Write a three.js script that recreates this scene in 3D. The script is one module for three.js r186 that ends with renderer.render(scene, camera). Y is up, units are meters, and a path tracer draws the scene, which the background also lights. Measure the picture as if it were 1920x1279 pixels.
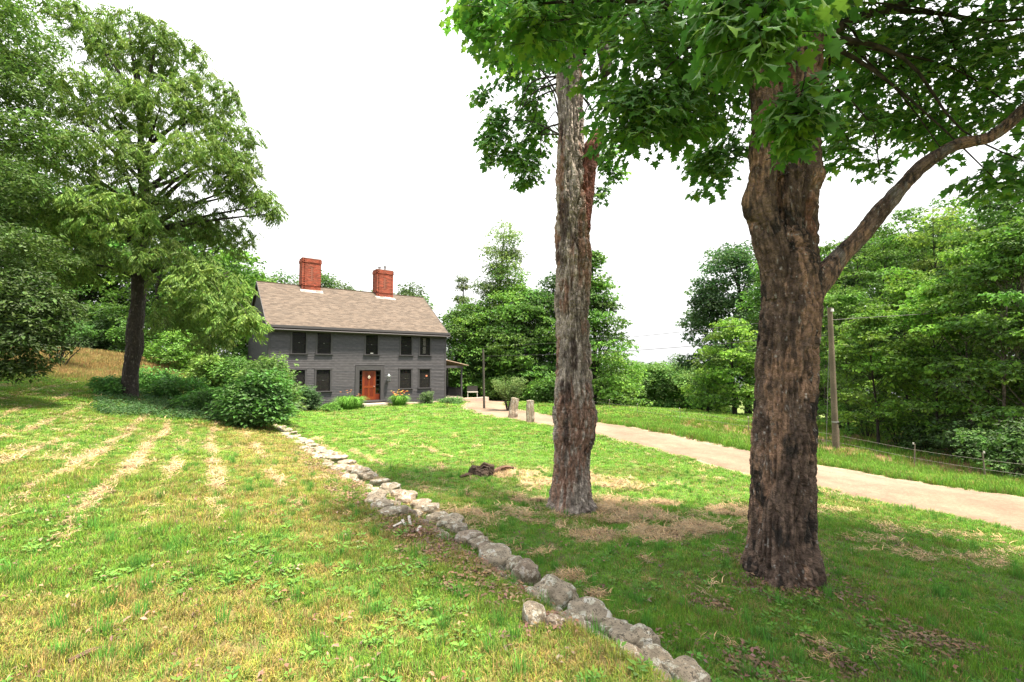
import * as THREE from 'three';
import { mergeGeometries } from 'three/addons/utils/BufferGeometryUtils.js';

// ------------------------------------------------------------------ camera, sky, sun, exposure
const scene = new THREE.Scene();
const EYE = 1.6, F = 853, PITCH = THREE.MathUtils.degToRad(3.0);
const camera = new THREE.PerspectiveCamera(2 * Math.atan(639.5 / F) * 180 / Math.PI, 1024 / 682, 0.05, 900);
camera.position.set(0, EYE, 0);
camera.rotation.x = PITCH;
scene.add(camera);
const SUNDIR = new THREE.Vector3(0.3, 1.0, 0.12).normalize();
{
  const w = 64, h = 32, data = new Float32Array(w * h * 4);
  for (let j = 0; j < h; j++) for (let i = 0; i < w; i++) {
    const el = ((j + 0.5) / h - 0.5) * Math.PI, s = Math.max(0, Math.sin(el)), o = (j * w + i) * 4;
    const L = el > -0.02 ? 0.35 + 0.35 * s : 0.17;
    data[o] = L; data[o + 1] = L; data[o + 2] = L; data[o + 3] = 1;
  }
  const sky = new THREE.DataTexture(data, w, h, THREE.RGBAFormat, THREE.FloatType);
  sky.mapping = THREE.EquirectangularReflectionMapping; sky.magFilter = THREE.LinearFilter; sky.needsUpdate = true;
  scene.background = sky; scene.environment = sky;
}
const sun = new THREE.DirectionalLight(0xfff1dc, 4.5);
sun.position.copy(SUNDIR).multiplyScalar(80); sun.target.position.set(0, 0, -12); scene.add(sun, sun.target);
sun.position.add(sun.target.position);
sun.castShadow = true; sun.shadow.radius = 16; sun.shadow.mapSize.set(4096, 4096);
Object.assign(sun.shadow.camera, { left: -45, right: 45, top: 45, bottom: -45, near: 1, far: 180 });
const renderer = new THREE.WebGLRenderer({ antialias: true });
renderer.setSize(1024, 682);
renderer.toneMapping = THREE.LinearToneMapping;
renderer.toneMappingExposure = 3.8;
renderer.shadowMap.enabled = true;

// ------------------------------------------------------------------ numbers
const V = (x, y, z) => new THREE.Vector3(x, y, z);
function rng(seed) { let s = seed | 0; return () => { s = (s + 0x6d2b79f5) | 0; let t = Math.imul(s ^ (s >>> 15), 1 | s); t = (t + Math.imul(t ^ (t >>> 7), 61 | t)) ^ t; return ((t ^ (t >>> 14)) >>> 0) / 4294967296; }; }
const clamp = (x, a = 0, b = 1) => Math.min(b, Math.max(a, x));
const lerp = (a, b, t) => a + (b - a) * t;
const sstep = (a, b, x) => { const t = clamp((x - a) / (b - a)); return t * t * (3 - 2 * t); };
function h3(x, y, z) { let h = Math.imul(x, 374761393) ^ Math.imul(y, 668265263) ^ Math.imul(z, 1440662683); h = Math.imul(h ^ (h >>> 13), 1274126177); return ((h ^ (h >>> 16)) >>> 0) / 4294967296; }
function noise(x, y, z = 0) {
  const xi = Math.floor(x), yi = Math.floor(y), zi = Math.floor(z); let u = x - xi, v = y - yi, w = z - zi;
  u = u * u * (3 - 2 * u); v = v * v * (3 - 2 * v); w = w * w * (3 - 2 * w);
  const l = (a, b, t) => a + (b - a) * t;
  return l(l(l(h3(xi, yi, zi), h3(xi + 1, yi, zi), u), l(h3(xi, yi + 1, zi), h3(xi + 1, yi + 1, zi), u), v),
    l(l(h3(xi, yi, zi + 1), h3(xi + 1, yi, zi + 1), u), l(h3(xi, yi + 1, zi + 1), h3(xi + 1, yi + 1, zi + 1), u), v), w);
}
const fbm = (x, y, z = 0, n = 4) => { let a = 0, k = 0.5, s = 0; for (let i = 0; i < n; i++) { a += k * noise(x, y, z); s += k; x = x * 2.03 + 11.3; y = y * 2.03 + 5.7; z = z * 2.03 + 3.1; k *= 0.5; } return a / s; };
function tileNoise(u, v, n, seed) {                                   // repeats on the unit square
  const x = u * n, y = v * n, xi = Math.floor(x), yi = Math.floor(y); let a = x - xi, b = y - yi; a = a * a * (3 - 2 * a); b = b * b * (3 - 2 * b);
  const g = (i, j) => h3(((i % n) + n) % n, ((j % n) + n) % n, seed);
  return lerp(lerp(g(xi, yi), g(xi + 1, yi), a), lerp(g(xi, yi + 1), g(xi + 1, yi + 1), a), b);
}
function tex(w, h, f, srgb = true) {
  const d = new Uint8Array(w * h * 4);
  for (let j = 0; j < h; j++) for (let i = 0; i < w; i++) { const c = f((i + 0.5) / w, (j + 0.5) / h), o = (j * w + i) * 4; d[o] = clamp(c[0]) * 255; d[o + 1] = clamp(c[1]) * 255; d[o + 2] = clamp(c[2]) * 255; d[o + 3] = 255; }
  const t = new THREE.DataTexture(d, w, h); t.wrapS = t.wrapT = THREE.RepeatWrapping; t.magFilter = THREE.LinearFilter; t.minFilter = THREE.LinearMipmapLinearFilter; t.generateMipmaps = true;
  if (srgb) t.colorSpace = THREE.SRGBColorSpace; t.needsUpdate = true; return t;
}
const grey = (v) => [v, v, v];
const rgb = (r, g, b) => new THREE.Color().setRGB(r, g, b);
const std = (c, roughness = 0.85, more = {}) => new THREE.MeshStandardMaterial({ color: Array.isArray(c) ? rgb(...c) : c, roughness, ...more });

// a pixel of the 1920 x 1279 photograph and a forward distance -> a point
function pix(px, py, d) { const u = (px - 960) / F, v = (639.5 - py) / F, c = Math.cos(PITCH), s = Math.sin(PITCH), t = d / (c - v * s); return V(u * t, EYE + (v * c + s) * t, -d); }

// ------------------------------------------------------------------ terrain
function tps(pts) {                                                   // thin-plate spline through [x, depth, drop below the eye]
  const n = pts.length, m = n + 3, A = [], U = (r2) => (r2 > 1e-9 ? 0.5 * r2 * Math.log(r2) : 0);
  for (let i = 0; i < m; i++) A.push(new Float64Array(m + 1));
  for (let i = 0; i < n; i++) {
    for (let j = 0; j < n; j++) A[i][j] = U((pts[i][0] - pts[j][0]) ** 2 + (pts[i][1] - pts[j][1]) ** 2) + (i === j ? 0.5 : 0);
    A[i][n] = A[n][i] = 1; A[i][n + 1] = A[n + 1][i] = pts[i][0]; A[i][n + 2] = A[n + 2][i] = pts[i][1]; A[i][m] = pts[i][2];
  }
  for (let c = 0; c < m; c++) {
    let p = c; for (let r = c + 1; r < m; r++) if (Math.abs(A[r][c]) > Math.abs(A[p][c])) p = r;
    const t = A[c]; A[c] = A[p]; A[p] = t;
    for (let r = 0; r < m; r++) if (r !== c) { const f = A[r][c] / A[c][c]; if (f) for (let k = c; k <= m; k++) A[r][k] -= f * A[c][k]; }
  }
  const w = A.map((r, i) => r[m] / r[i]);
  return (x, d) => { let s = w[n] + w[n + 1] * x + w[n + 2] * d; for (let i = 0; i < n; i++) s += w[i] * U((x - pts[i][0]) ** 2 + (d - pts[i][1]) ** 2); return s; };
}
const W0 = [0.97, 2.5], WU = [-0.552, 0.834], WN = [-0.834, -0.552];  // the stone wall's foot line: start, direction, normal towards the upper field
const wallOff = (x, d) => (x - W0[0]) * WN[0] + (d - W0[1]) * WN[1];
const wallAlong = (x, d) => (x - W0[0]) * WU[0] + (d - W0[1]) * WU[1];
const far = [[-60, 60, -2], [-40, 42, -0.6], [-25, 52, 1.2], [-10, 62, 3.2], [0, 62, 4.8], [15, 62, 6.4], [40, 60, 8], [-70, 10, -1.5], [60, 20, 6], [-20, -20, 1], [20, -20, 2.4], [0, 110, 7], [-60, 110, 0], [60, 110, 9]];
const upper = tps([[0, 0, 1.6], [0.5, 2.2, 1.68], [-2.2, 2.3, 1.6], [-4, 5, 1.56], [-0.3, 4, 1.78], [-1.5, 6.25, 1.93], [-3.4, 9.1, 2.05], [-8, 15.5, 2.25], [-15.2, 18, 1.27], [-19, 17, 0.72], [-8, 9, 1.62], [-12, 14, 1.5], [-28, 32, -0.5], [-14, 22.5, 1.62], [-22, 25, 0.8], [-24, 32, 0.3], [-16, 29, 2.55], [-10, 31, 2.85], [-3, 37, 2.95], ...far]);
const lower = tps([[2, 2.4, 2.12], [0.6, 4, 2.15], [2.9, 4.9, 2.21], [1.08, 8, 2.5], [-0.65, 10.8, 2.55], [8.3, 7.4, 2.62], [10, 9, 2.64], [12, 5, 2.6], [6, 4, 2.42], [-2, 9.1, 2.4], [-7, 15, 2.48], [3.2, 16.9, 2.62], [-8, 18, 2.62], [0, 23.3, 2.8], [-10, 31.5, 2.9], [-5.3, 36.5, 2.93], [-16, 29, 2.75], [0, 35, 2.98], [5, 30, 2.98], [10.5, 20, 2.95], [11.5, 16.4, 3.0], [11.2, 11.7, 2.9], [20, 30, 3.7], [20, 14, 3.3], [-17, 24, 2.2], [-22, 25, 0.9], [-28, 32, -0.45], ...far]);
// the gravel drive: centre line [x, depth] and half width
const DRIVE = [[18.6, -9], [13.4, 0.3], [9.3, 8.1], [7.6, 11.35], [4.95, 17.1], [2.6, 21.8], [0.2, 26.4], [-1.5, 30.5], [-2.0, 36], [0.5, 46]].map(([x, d]) => V(x, 0, -d));
const driveCurve = new THREE.CatmullRomCurve3(DRIVE, false, 'centripetal');
const drivePts = driveCurve.getSpacedPoints(160), DW = 1.55;
function driveDist(x, d) { let b = 1e9; for (const p of drivePts) { const q = (p.x - x) ** 2 + (-p.z - d) ** 2; if (q < b) b = q; } return Math.sqrt(b); }
function drop0(x, d) {
  const s = wallOff(x, d), a = wallAlong(x, d), w = a < 16 ? 0.28 : 0.28 + (a - 16) * 0.55;
  let t = sstep(-w, w, s + (a < 16 ? 0.1 : 0));
  if (a < -1) t = sstep(-0.28, 0.28, s);
  return lerp(lower(x, d), upper(x, d), t);
}
function gY(x, d) {
  let y = EYE - drop0(x, d);
  if (d < 45) y += (fbm(x * 0.9 + 40, d * 0.9, 3, 3) - 0.5) * 0.09 + (noise(x * 3.1, d * 3.1, 8) - 0.5) * 0.025;
  return y;
}
function gMesh(x, d) { let y = gY(x, d); if (d > -12 && d < 48 && x > -6 && x < 22) { const q = driveDist(x, d); y -= 0.07 * (1 - sstep(DW - 0.45, DW + 0.05, q)); } return y; }
function onGround(px, py, near = 1.5, farD = 90) {                    // where the photograph's ray meets the terrain
  let a = near; for (let d = near; d < farD; d += 0.1 + d * 0.004) { const p = pix(px, py, d); if (p.y < gY(p.x, d)) { for (let k = 0; k < 20; k++) { const m = (a + d) / 2, q = pix(px, py, m); if (q.y < gY(q.x, m)) d = m; else a = m; } const p2 = pix(px, py, d); return V(p2.x, gY(p2.x, d), -d); } a = d; }
  const p = pix(px, py, farD); return V(p.x, gY(p.x, farD), -farD);
}

// ------------------------------------------------------------------ things
const taken = new Map();
function numbered(name) { const n = taken.get(name) ?? 0; taken.set(name, n + 1); return n ? name + '_' + String(n).padStart(3, '0') : name; }
const shade = (o) => { o.castShadow = true; o.receiveShadow = true; return o; };
function thing(name, label, category, pos = V(0, 0, 0), turn = 0, group) {
  const o = new THREE.Group(); o.name = numbered(name); o.position.copy(pos); o.rotation.y = turn; o.userData = { label, category }; if (group) o.userData.group = group; scene.add(o); return o;
}
function mesh(name, geo, mat, parent, label) { const m = shade(new THREE.Mesh(geo, mat)); m.name = name; if (label) m.userData.label = label; parent.add(m); return m; }
function single(name, geo, mat, label, category, pos = V(0, 0, 0), group) { const m = shade(new THREE.Mesh(geo, mat)); m.name = numbered(name); m.position.copy(pos); m.userData = { label, category }; if (group) m.userData.group = group; scene.add(m); return m; }
function structure(name, geo, mat, label) { const m = shade(new THREE.Mesh(geo, mat)); m.name = name; m.userData = { kind: 'structure', label }; scene.add(m); return m; }
function instances(name, geo, mat, list, parent, label, category) {  // list of [Matrix4, Color]
  const m = shade(new THREE.InstancedMesh(geo, mat, list.length)); m.name = name;
  list.forEach(([mm, c], i) => { m.setMatrixAt(i, mm); if (c) m.setColorAt(i, c); });
  m.userData = { kind: 'stuff' }; if (label) { m.userData.label = label; m.userData.category = category; } parent.add(m); return m;
}
const box = (w, h, d, x = 0, y = 0, z = 0) => { const g = new THREE.BoxGeometry(w, h, d); g.translate(x, y, z); return g; };
const merged = (list) => mergeGeometries(list.map((g) => { g = g.index ? g.toNonIndexed() : g; for (const k of Object.keys(g.attributes)) if (!['position', 'normal', 'uv'].includes(k)) g.deleteAttribute(k); return g; }));
function geo(pos, idx, colors, uv) { const g = new THREE.BufferGeometry(); g.setAttribute('position', new THREE.Float32BufferAttribute(pos, 3)); if (colors) g.setAttribute('color', new THREE.Float32BufferAttribute(colors, 3)); if (uv) g.setAttribute('uv', new THREE.Float32BufferAttribute(uv, 2)); if (idx) g.setIndex(idx); g.computeVertexNormals(); return g; }
// a tapered bent tube through [Vector3, radius]
function limbGeo(pts, around = 7, along = 10) {
  const c = new THREE.CatmullRomCurve3(pts.map((p) => p[0]), false, 'centripetal'), pos = [], uv = [], idx = []; let nx = V(1, 0, 0.2).normalize(), len = 0, last = null;
  for (let i = 0; i <= along; i++) {
    const t = i / along, p = c.getPoint(t), tg = c.getTangent(t), k = t * (pts.length - 1), a = Math.min(pts.length - 2, Math.floor(k)), r = lerp(pts[a][1], pts[a + 1][1], k - a);
    if (last) len += p.distanceTo(last); last = p; nx.addScaledVector(tg, -nx.dot(tg)).normalize(); const ny = tg.clone().cross(nx);
    for (let j = 0; j <= around; j++) { const q = j / around * Math.PI * 2; pos.push(p.x + (nx.x * Math.cos(q) + ny.x * Math.sin(q)) * r, p.y + (nx.y * Math.cos(q) + ny.y * Math.sin(q)) * r, p.z + (nx.z * Math.cos(q) + ny.z * Math.sin(q)) * r); uv.push(j / around * r * 6.28, len); }
  }
  for (let i = 0; i < along; i++) for (let j = 0; j < around; j++) { const a = i * (around + 1) + j, b = a + around + 1; idx.push(a, a + 1, b, a + 1, b + 1, b); }
  return geo(pos, idx, null, uv);
}

// ------------------------------------------------------------------ what grows where: colours of the ground cover
const patch = (x, d, cx, cd, r) => 1 - sstep(r * 0.35, r, Math.hypot(x - cx, d - cd) + (fbm(x * 2.2, d * 2.2, 5, 3) - 0.5) * r * 1.3);
const strawSpots = [[1180, 965, 0.75], [1215, 1000, 0.55], [1130, 1005, 0.5], [1150, 940, 0.5], [1100, 900, 0.5], [1010, 905, 0.6], [1000, 940, 0.35], [960, 890, 0.6], [1300, 995, 0.5], [1210, 1052, 0.17], [1150, 905, 0.7], [1240, 945, 0.5], [1060, 1085, 0.25], [1120, 1120, 0.16], [1365, 960, 0.45], [1010, 1040, 0.2]].map(([x, y, r]) => { const p = onGround(x, y, 2.5); return [p.x, -p.z, r]; });
const dirtSpots = [[1470, 1110, 0.55], [1560, 1085, 0.4], [1600, 1110, 0.4], [1270, 1200, 0.25], [1330, 1140, 0.25], [1720, 1200, 0.4], [1560, 1250, 0.3], [1380, 1040, 0.35], [870, 1020, 0.3], [900, 1080, 0.28], [950, 1120, 0.25], [840, 985, 0.3], [1000, 1165, 0.25], [1400, 1240, 0.3], [1080, 960, 0.45]].map(([x, y, r]) => { const p = onGround(x, y, 2.2); return [p.x, -p.z, r]; });
const ROWS = [[1.24, 0.1, 0.55], [2.1, 0.11, 0.75], [2.66, 0.07, 0.35], [3.22, 0.12, 0.9], [3.85, 0.1, 0.8], [4.7, 0.09, 0.5], [5.5, 0.1, 0.6], [6.4, 0.13, 0.6], [7.4, 0.15, 0.6]];
const LROWS = [[-0.75, 0.07, 0.75], [-1.3, 0.06, 0.55], [-1.9, 0.07, 0.5], [-2.6, 0.06, 0.4], [-3.4, 0.07, 0.35]];
function cover(x, d) {                                                // { straw, soil, litter: shares; green: colour; tall: metres; dense: share of tufts kept }
  const off = wallOff(x, d), al = wallAlong(x, d), n1 = fbm(x * 0.7, d * 0.7, 1, 3), n2 = fbm(x * 3.3, d * 3.3, 2, 3), n3 = noise(x * 9, d * 9, 4);
  let straw = 0, soil = 0, tall = 0.05, dense = 1, g, litter = 0, dry = 0.1;
  const drv = d < 47 && d > -10 && x > -7 && x < 22 ? driveDist(x, d) : 99;
  const right = x > 0 ? (x * 0.88 + d * 0.47) - 13.3 : -9;            // beyond the fence on the right
  const upperSide = off > -0.05 && !(al > 17 && off < (al - 17) * 0.6 + 0.5);
  if (upperSide) {
    g = [lerp(0.105, 0.165, n2), lerp(0.24, 0.25, n2), 0.022];
    const yel = sstep(0.46, 0.66, 0.6 * fbm(x * 0.55 + 9, d * 0.55, 7, 3) + 0.4 * fbm(x * 2.6, d * 2.6, 19, 3) + 0.1 * (1 - sstep(0.8, 2.4, off))); dry = (0.16 + 0.6 * yel) * (1 - 0.65 * sstep(1.6, 3, off) * sstep(4.5, 7, d));
    { const y2 = yel * 0.8 * (1 - 0.55 * sstep(1.6, 3, off) * sstep(4.5, 7, d)); g = [lerp(g[0], 0.25, y2), lerp(g[1], 0.235, y2), lerp(g[2], 0.042, y2)]; }
    tall = 0.045 + 0.035 * sstep(0.45, 0.75, n2) + 0.04 * sstep(0.6, 0.75, n1);
    if (al > 2.3 && d < 21) for (const [o, w, k] of ROWS) { const wob = o + (noise(al * 0.7, o * 3, 2) - 0.5) * 0.16; const s = (1 - sstep(w * 0.2, w * 0.75, Math.abs(off - wob) + (n2 - 0.5) * 0.1)) * k * sstep(0.2, 0.45, fbm(al * 0.9, o * 7, 6, 2)); straw = Math.max(straw, s * sstep(3.6, 6.5, al)); }
    const edge = 1 - sstep(0.25, 0.75, off + (n2 - 0.5) * 0.9);
    if (al < 12) { litter = Math.max(litter, edge * 0.5 * sstep(1.2, 2.5, al)); soil = Math.max(soil, edge * 0.6 * sstep(0.4, 0.6, n2)); }
    soil = Math.max(soil, 0.6 * sstep(0.64, 0.72, fbm(x * 1.9 + 31, d * 1.9, 12, 3)));
    straw = Math.max(straw, 0.05 * sstep(4.5, 8, d) * sstep(0.5, 0.7, fbm(x * 1.3 + 3, d * 1.3, 15, 3)));
  } else {
    g = [lerp(0.105, 0.145, n2), lerp(0.25, 0.285, n2), 0.022];
    dry = d < 10 ? 0.35 * sstep(0.5, 0.65, fbm(x * 1.4 + 3, d * 1.4, 8, 3)) : 0.06; const dull = sstep(0.5, 0.68, fbm(x * 0.8 + 17, d * 0.8, 21, 3)) * (d < 12 ? 0.5 : 0.12);
    g = [lerp(g[0], 0.15, dull), lerp(g[1], 0.17, dull), lerp(g[2], 0.03, dull)];
    tall = 0.04 + 0.035 * sstep(0.5, 0.75, n2);
    if (off < -0.3 && al < 16) for (const [o, w, k] of LROWS) { const wob = o + (noise(al * 0.6, o * 3, 9) - 0.5) * 0.2; straw = Math.max(straw, (1 - sstep(w * 0.4, w * 1.6, Math.abs(off - wob))) * k * sstep(0.42, 0.6, fbm(al * 1.6, o * 7, 16, 3)) * sstep(2.5, 5, al)); }
    straw = Math.max(straw, (d < 5.5 ? 0.015 : d < 12 ? 0.09 : 0.04) * sstep(0.55, 0.72, fbm(x * 1.7 + 5, d * 1.7, 25, 3)));
    for (const [cx, cd, r] of strawSpots) if (Math.abs(x - cx) < 2 && Math.abs(d - cd) < 2) straw = Math.max(straw, 0.5 * patch(x, d, cx, cd, r * 1.1) + 0.4 * patch(x, d, cx, cd, r * 0.7) * sstep(0.4, 0.6, n2));
    if (d < 7) soil = Math.max(soil, 0.7 * sstep(0.56, 0.66, fbm(x * 1.6 + 51, d * 1.6, 32, 3)));
    if (drv < 5.5 && right < 0 && wallOff(x, d) < -7) { tall = 0.06; }
    if (drv < DW + 0.35) { soil = Math.max(soil, 0.5 * sstep(0.4, 0.6, n2)); }
    const east = sstep(0.4, 1.2, (x * 0.88 + d * 0.47) - 12.1) * (x > 2 ? 1 : 0);                // far verge
    if (east > 0) { tall = lerp(tall, 0.13 + 0.12 * n1, east); g = [lerp(g[0], 0.13, east), lerp(g[1], 0.25, east), 0.022]; straw *= 1 - east; }
    const floor = x > 3 && right > 2.0 && d < 23 ? sstep(2.0, 3.6, right + (n1 - 0.5) * 1.5) : 0;
    if (floor > 0) { litter = floor; dense = 1 - floor * 0.85; }
  }
  for (const [cx, cd, r] of dirtSpots) if (Math.abs(x - cx) < 1.5 && Math.abs(d - cd) < 1.5) { const k = patch(x, d, cx, cd, r); const kk = k * sstep(0.35, 0.6, n2); soil = Math.max(soil, kk * 0.75); litter = Math.max(litter, kk * 0.3); }
  const k = sstep(20.3, 22.5, d) * (1 - sstep(34, 36, d)) * sstep(-12, -13.8, x + Math.max(0, d - 24) * 0.6);
  if (k > 0) { const m = sstep(0.35, 0.62, n1); tall = lerp(tall, 0.4, k); g = mix3(g, mix3([0.31, 0.19, 0.075], [0.23, 0.215, 0.06], m), k); straw *= 1 - k; soil *= 1 - k; litter *= 1 - k; dry = lerp(dry, 0.5, k); }
  const v = 0.85 + 0.3 * n3; g = [g[0] * v, g[1] * v, g[2] * v];
  return { dry, straw: clamp(straw), soil: clamp(soil), litter: clamp(litter), g, tall, dense, drv };
}
const STRAW = [0.2, 0.145, 0.07], SOIL = [0.13, 0.085, 0.05], LITTER = [0.2, 0.095, 0.055];
const mix3 = (a, b, t) => [lerp(a[0], b[0], t), lerp(a[1], b[1], t), lerp(a[2], b[2], t)];

// ------------------------------------------------------------------ the ground
{
  const N = 430, bx = Math.asinh(170 / 4), pos = [], col = [], uv = [], idx = [];
  for (let j = 0; j <= N; j++) for (let i = 0; i <= N; i++) {
    const x = 4 * Math.sinh(bx * (i / N * 2 - 1)) - 1, d = 5 * Math.sinh(lerp(-Math.asinh(60 / 5), Math.asinh(290 / 5), j / N)) + 5;
    pos.push(x, gMesh(x, d), -d); uv.push(x / 1.7, d / 1.7);
    const c = cover(x, d); let k = mix3([c.g[0] * 0.85, c.g[1] * 0.8, c.g[2]], SOIL, 0.3); k = mix3(k, SOIL, c.soil); k = mix3(k, LITTER, c.litter * 0.8); k = mix3(k, STRAW, c.straw * 0.8); if (c.drv < DW + 0.15) k = [0.3, 0.23, 0.16];
    col.push(k[0] * 1.5, k[1] * 1.5, k[2] * 1.5);
  }
  for (let j = 0; j < N; j++) for (let i = 0; i < N; i++) { const a = j * (N + 1) + i, b = a + N + 1; idx.push(a, a + 1, b, a + 1, b + 1, b); }
  const t = tex(512, 512, (u, v) => grey(0.62 + 0.38 * (0.5 * tileNoise(u, v, 12, 1) + 0.3 * tileNoise(u, v, 40, 2) + 0.5 * tileNoise(u, v, 130, 3) - 0.3)));
  structure('ground', geo(pos, idx, col, uv), std([1, 1, 1], 1, { vertexColors: true, map: t, bumpMap: t, bumpScale: 0.02 }), 'sloping grassy ground of field, lawn and verge');
}
{ // gravel drive
  const n = 220, m = 14, pos = [], uv = [], col = [], idx = [];
  for (let i = 0; i <= n; i++) {
    const p = driveCurve.getPointAt(i / n), tg = driveCurve.getTangentAt(i / n), s = V(-tg.z, 0, tg.x);
    for (let j = 0; j <= m; j++) {
      const k = j / m * 2 - 1, e = DW + (noise(i * 0.33, k > 0 ? 3 : 9, 1) - 0.5) * 0.3 + (noise(i * 1.3, k > 0 ? 3 : 9, 2) - 0.5) * 0.16, x = p.x + s.x * k * e, z = p.z + s.z * k * e, ak = Math.abs(k);
      pos.push(x, gY(x, -z) - 0.02 * (1 - ak) + 0.012 - (ak > 0.95 ? 0.07 : 0) + 0.03 * Math.exp(-((ak * e - 0.05) ** 2) * 9) , z); uv.push(x / 2.3, -z / 2.3);
      const r = fbm(x * 1.2, z * 1.2, 4, 3), track = Math.exp(-(((ak * e - 0.75) / 0.28) ** 2)); const v = 0.8 + 0.32 * r + 0.07 * track, pk = sstep(0.38, 0.62, fbm(x * 0.35 + 7, z * 0.35, 9, 3));
      col.push(lerp(0.26, 0.285, pk) * v, lerp(0.178, 0.208, pk) * v, lerp(0.122, 0.148, pk) * v);
    }
  }
  for (let i = 0; i < n; i++) for (let j = 0; j < m; j++) { const a = i * (m + 1) + j, b = a + m + 1; idx.push(a, a + 1, b, a + 1, b + 1, b); }
  const t = tex(1024, 1024, (u, v) => grey(0.7 + 0.3 * (0.4 * tileNoise(u, v, 9, 5) + 0.4 * tileNoise(u, v, 60, 6) + 0.5 * tileNoise(u, v, 240, 7) - 0.2)));
  structure('gravel_drive', geo(pos, idx, col, uv), std([0.95, 0.95, 0.95], 0.95, { vertexColors: true, map: t, bumpMap: t, bumpScale: 0.012 }), 'pale sandy gravel drive crossing the lawn towards the house');
}

// ------------------------------------------------------------------ materials shared by many things
const leafMat = (t = 0.35, r = 1) => new THREE.MeshPhysicalMaterial({ color: 0xffffff, vertexColors: true, roughness: 1, transmission: t, thickness: 0, side: THREE.DoubleSide, specularIntensity: 0.5 });
const M = {
  leaf: leafMat(0.42), grass: leafMat(0.25), straw: std([1, 1, 1], 0.9, { side: THREE.DoubleSide, vertexColors: true }),
  barkFar: std([0.07, 0.055, 0.045], 0.95), barkPale: std([0.2, 0.175, 0.15], 0.95), black: std([0.02, 0.018, 0.017], 0.6),
  steel: std([0.35, 0.35, 0.36], 0.45, { metalness: 0.8 }),
};
const trunkTex = tex(256, 512, (u, v) => grey(0.35 + 0.65 * tileNoise(u, v * 0.999, 22, 3) * (0.5 + 0.5 * tileNoise(u, v, 6, 9))));
M.barkFar.map = trunkTex; M.barkFar.color = rgb(0.075, 0.06, 0.052); M.barkFar.bumpMap = trunkTex; M.barkFar.bumpScale = 0.02;
M.barkPale.map = trunkTex; M.barkPale.color = rgb(0.26, 0.22, 0.19);

// ------------------------------------------------------------------ the house
const HX = -15.43, HD = 28.8, HW = 12.72, HDEP = 9.0, WALLH = 5.35, RIDGE = 8.84, HY = EYE - 2.91;
const house = thing('farmhouse', 'dark grey clapboard two-storey farmhouse with brown shingled roof and two brick chimneys', 'house', V(HX, HY, -HD), Math.atan2(0.6057, 0.7957));
const fs = (px) => { const k = (px - 960) / F; return (-HX + HD * k) / (0.7957 - 0.6057 * k); };                 // photograph column -> metres along the front
const paint = tex(256, 256, (u, v) => grey(0.72 + 0.28 * (0.6 * tileNoise(u, v, 7, 2) + 0.4 * tileNoise(u, v, 60, 4))));
const HM = {
  siding: [0, 1, 2].map((i) => std([[0.071, 0.07, 0.082], [0.084, 0.081, 0.093], [0.061, 0.061, 0.073]][i], 0.62, { map: paint })),
  trim: std([0.062, 0.06, 0.07], 0.6, { map: paint }), dark: std([0.05, 0.047, 0.054], 0.6), wall: std([0.05, 0.047, 0.05], 0.8),
  inside: std([0.1, 0.09, 0.08], 0.9), glass: new THREE.MeshPhysicalMaterial({ color: 0xffffff, transmission: 1, thickness: 0, roughness: 0.03, ior: 1.45 }),
  sash: std([0.012, 0.0115, 0.012], 0.55), screen: new THREE.MeshStandardMaterial({ color: rgb(0.006, 0.006, 0.0055), roughness: 0.9, transparent: true, opacity: 0.62 }),
  stone: std([0.3, 0.25, 0.21], 0.9), white: std([0.7, 0.7, 0.68], 0.6),
};
const WIN = [], winW = (a, b) => [fs(a), fs(b)];
for (const [a, b] of [[547.2, 573], [594.5, 619.7], [685.2, 708], [751, 771.3], [787, 806]]) WIN.push([...winW(a, b), 3.66, 5.06, 'up']);
for (const [a, b] of [[545, 572.4], [593.7, 619.7], [750, 771], [786.5, 805.9]]) WIN.push([...winW(a, b), 1.14, 2.58, 'down']);
const DOOR = [fs(674), fs(713.9), 0.38, 2.53], DCAS = [fs(666.5), fs(720.5), 0.3, 2.86];
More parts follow.
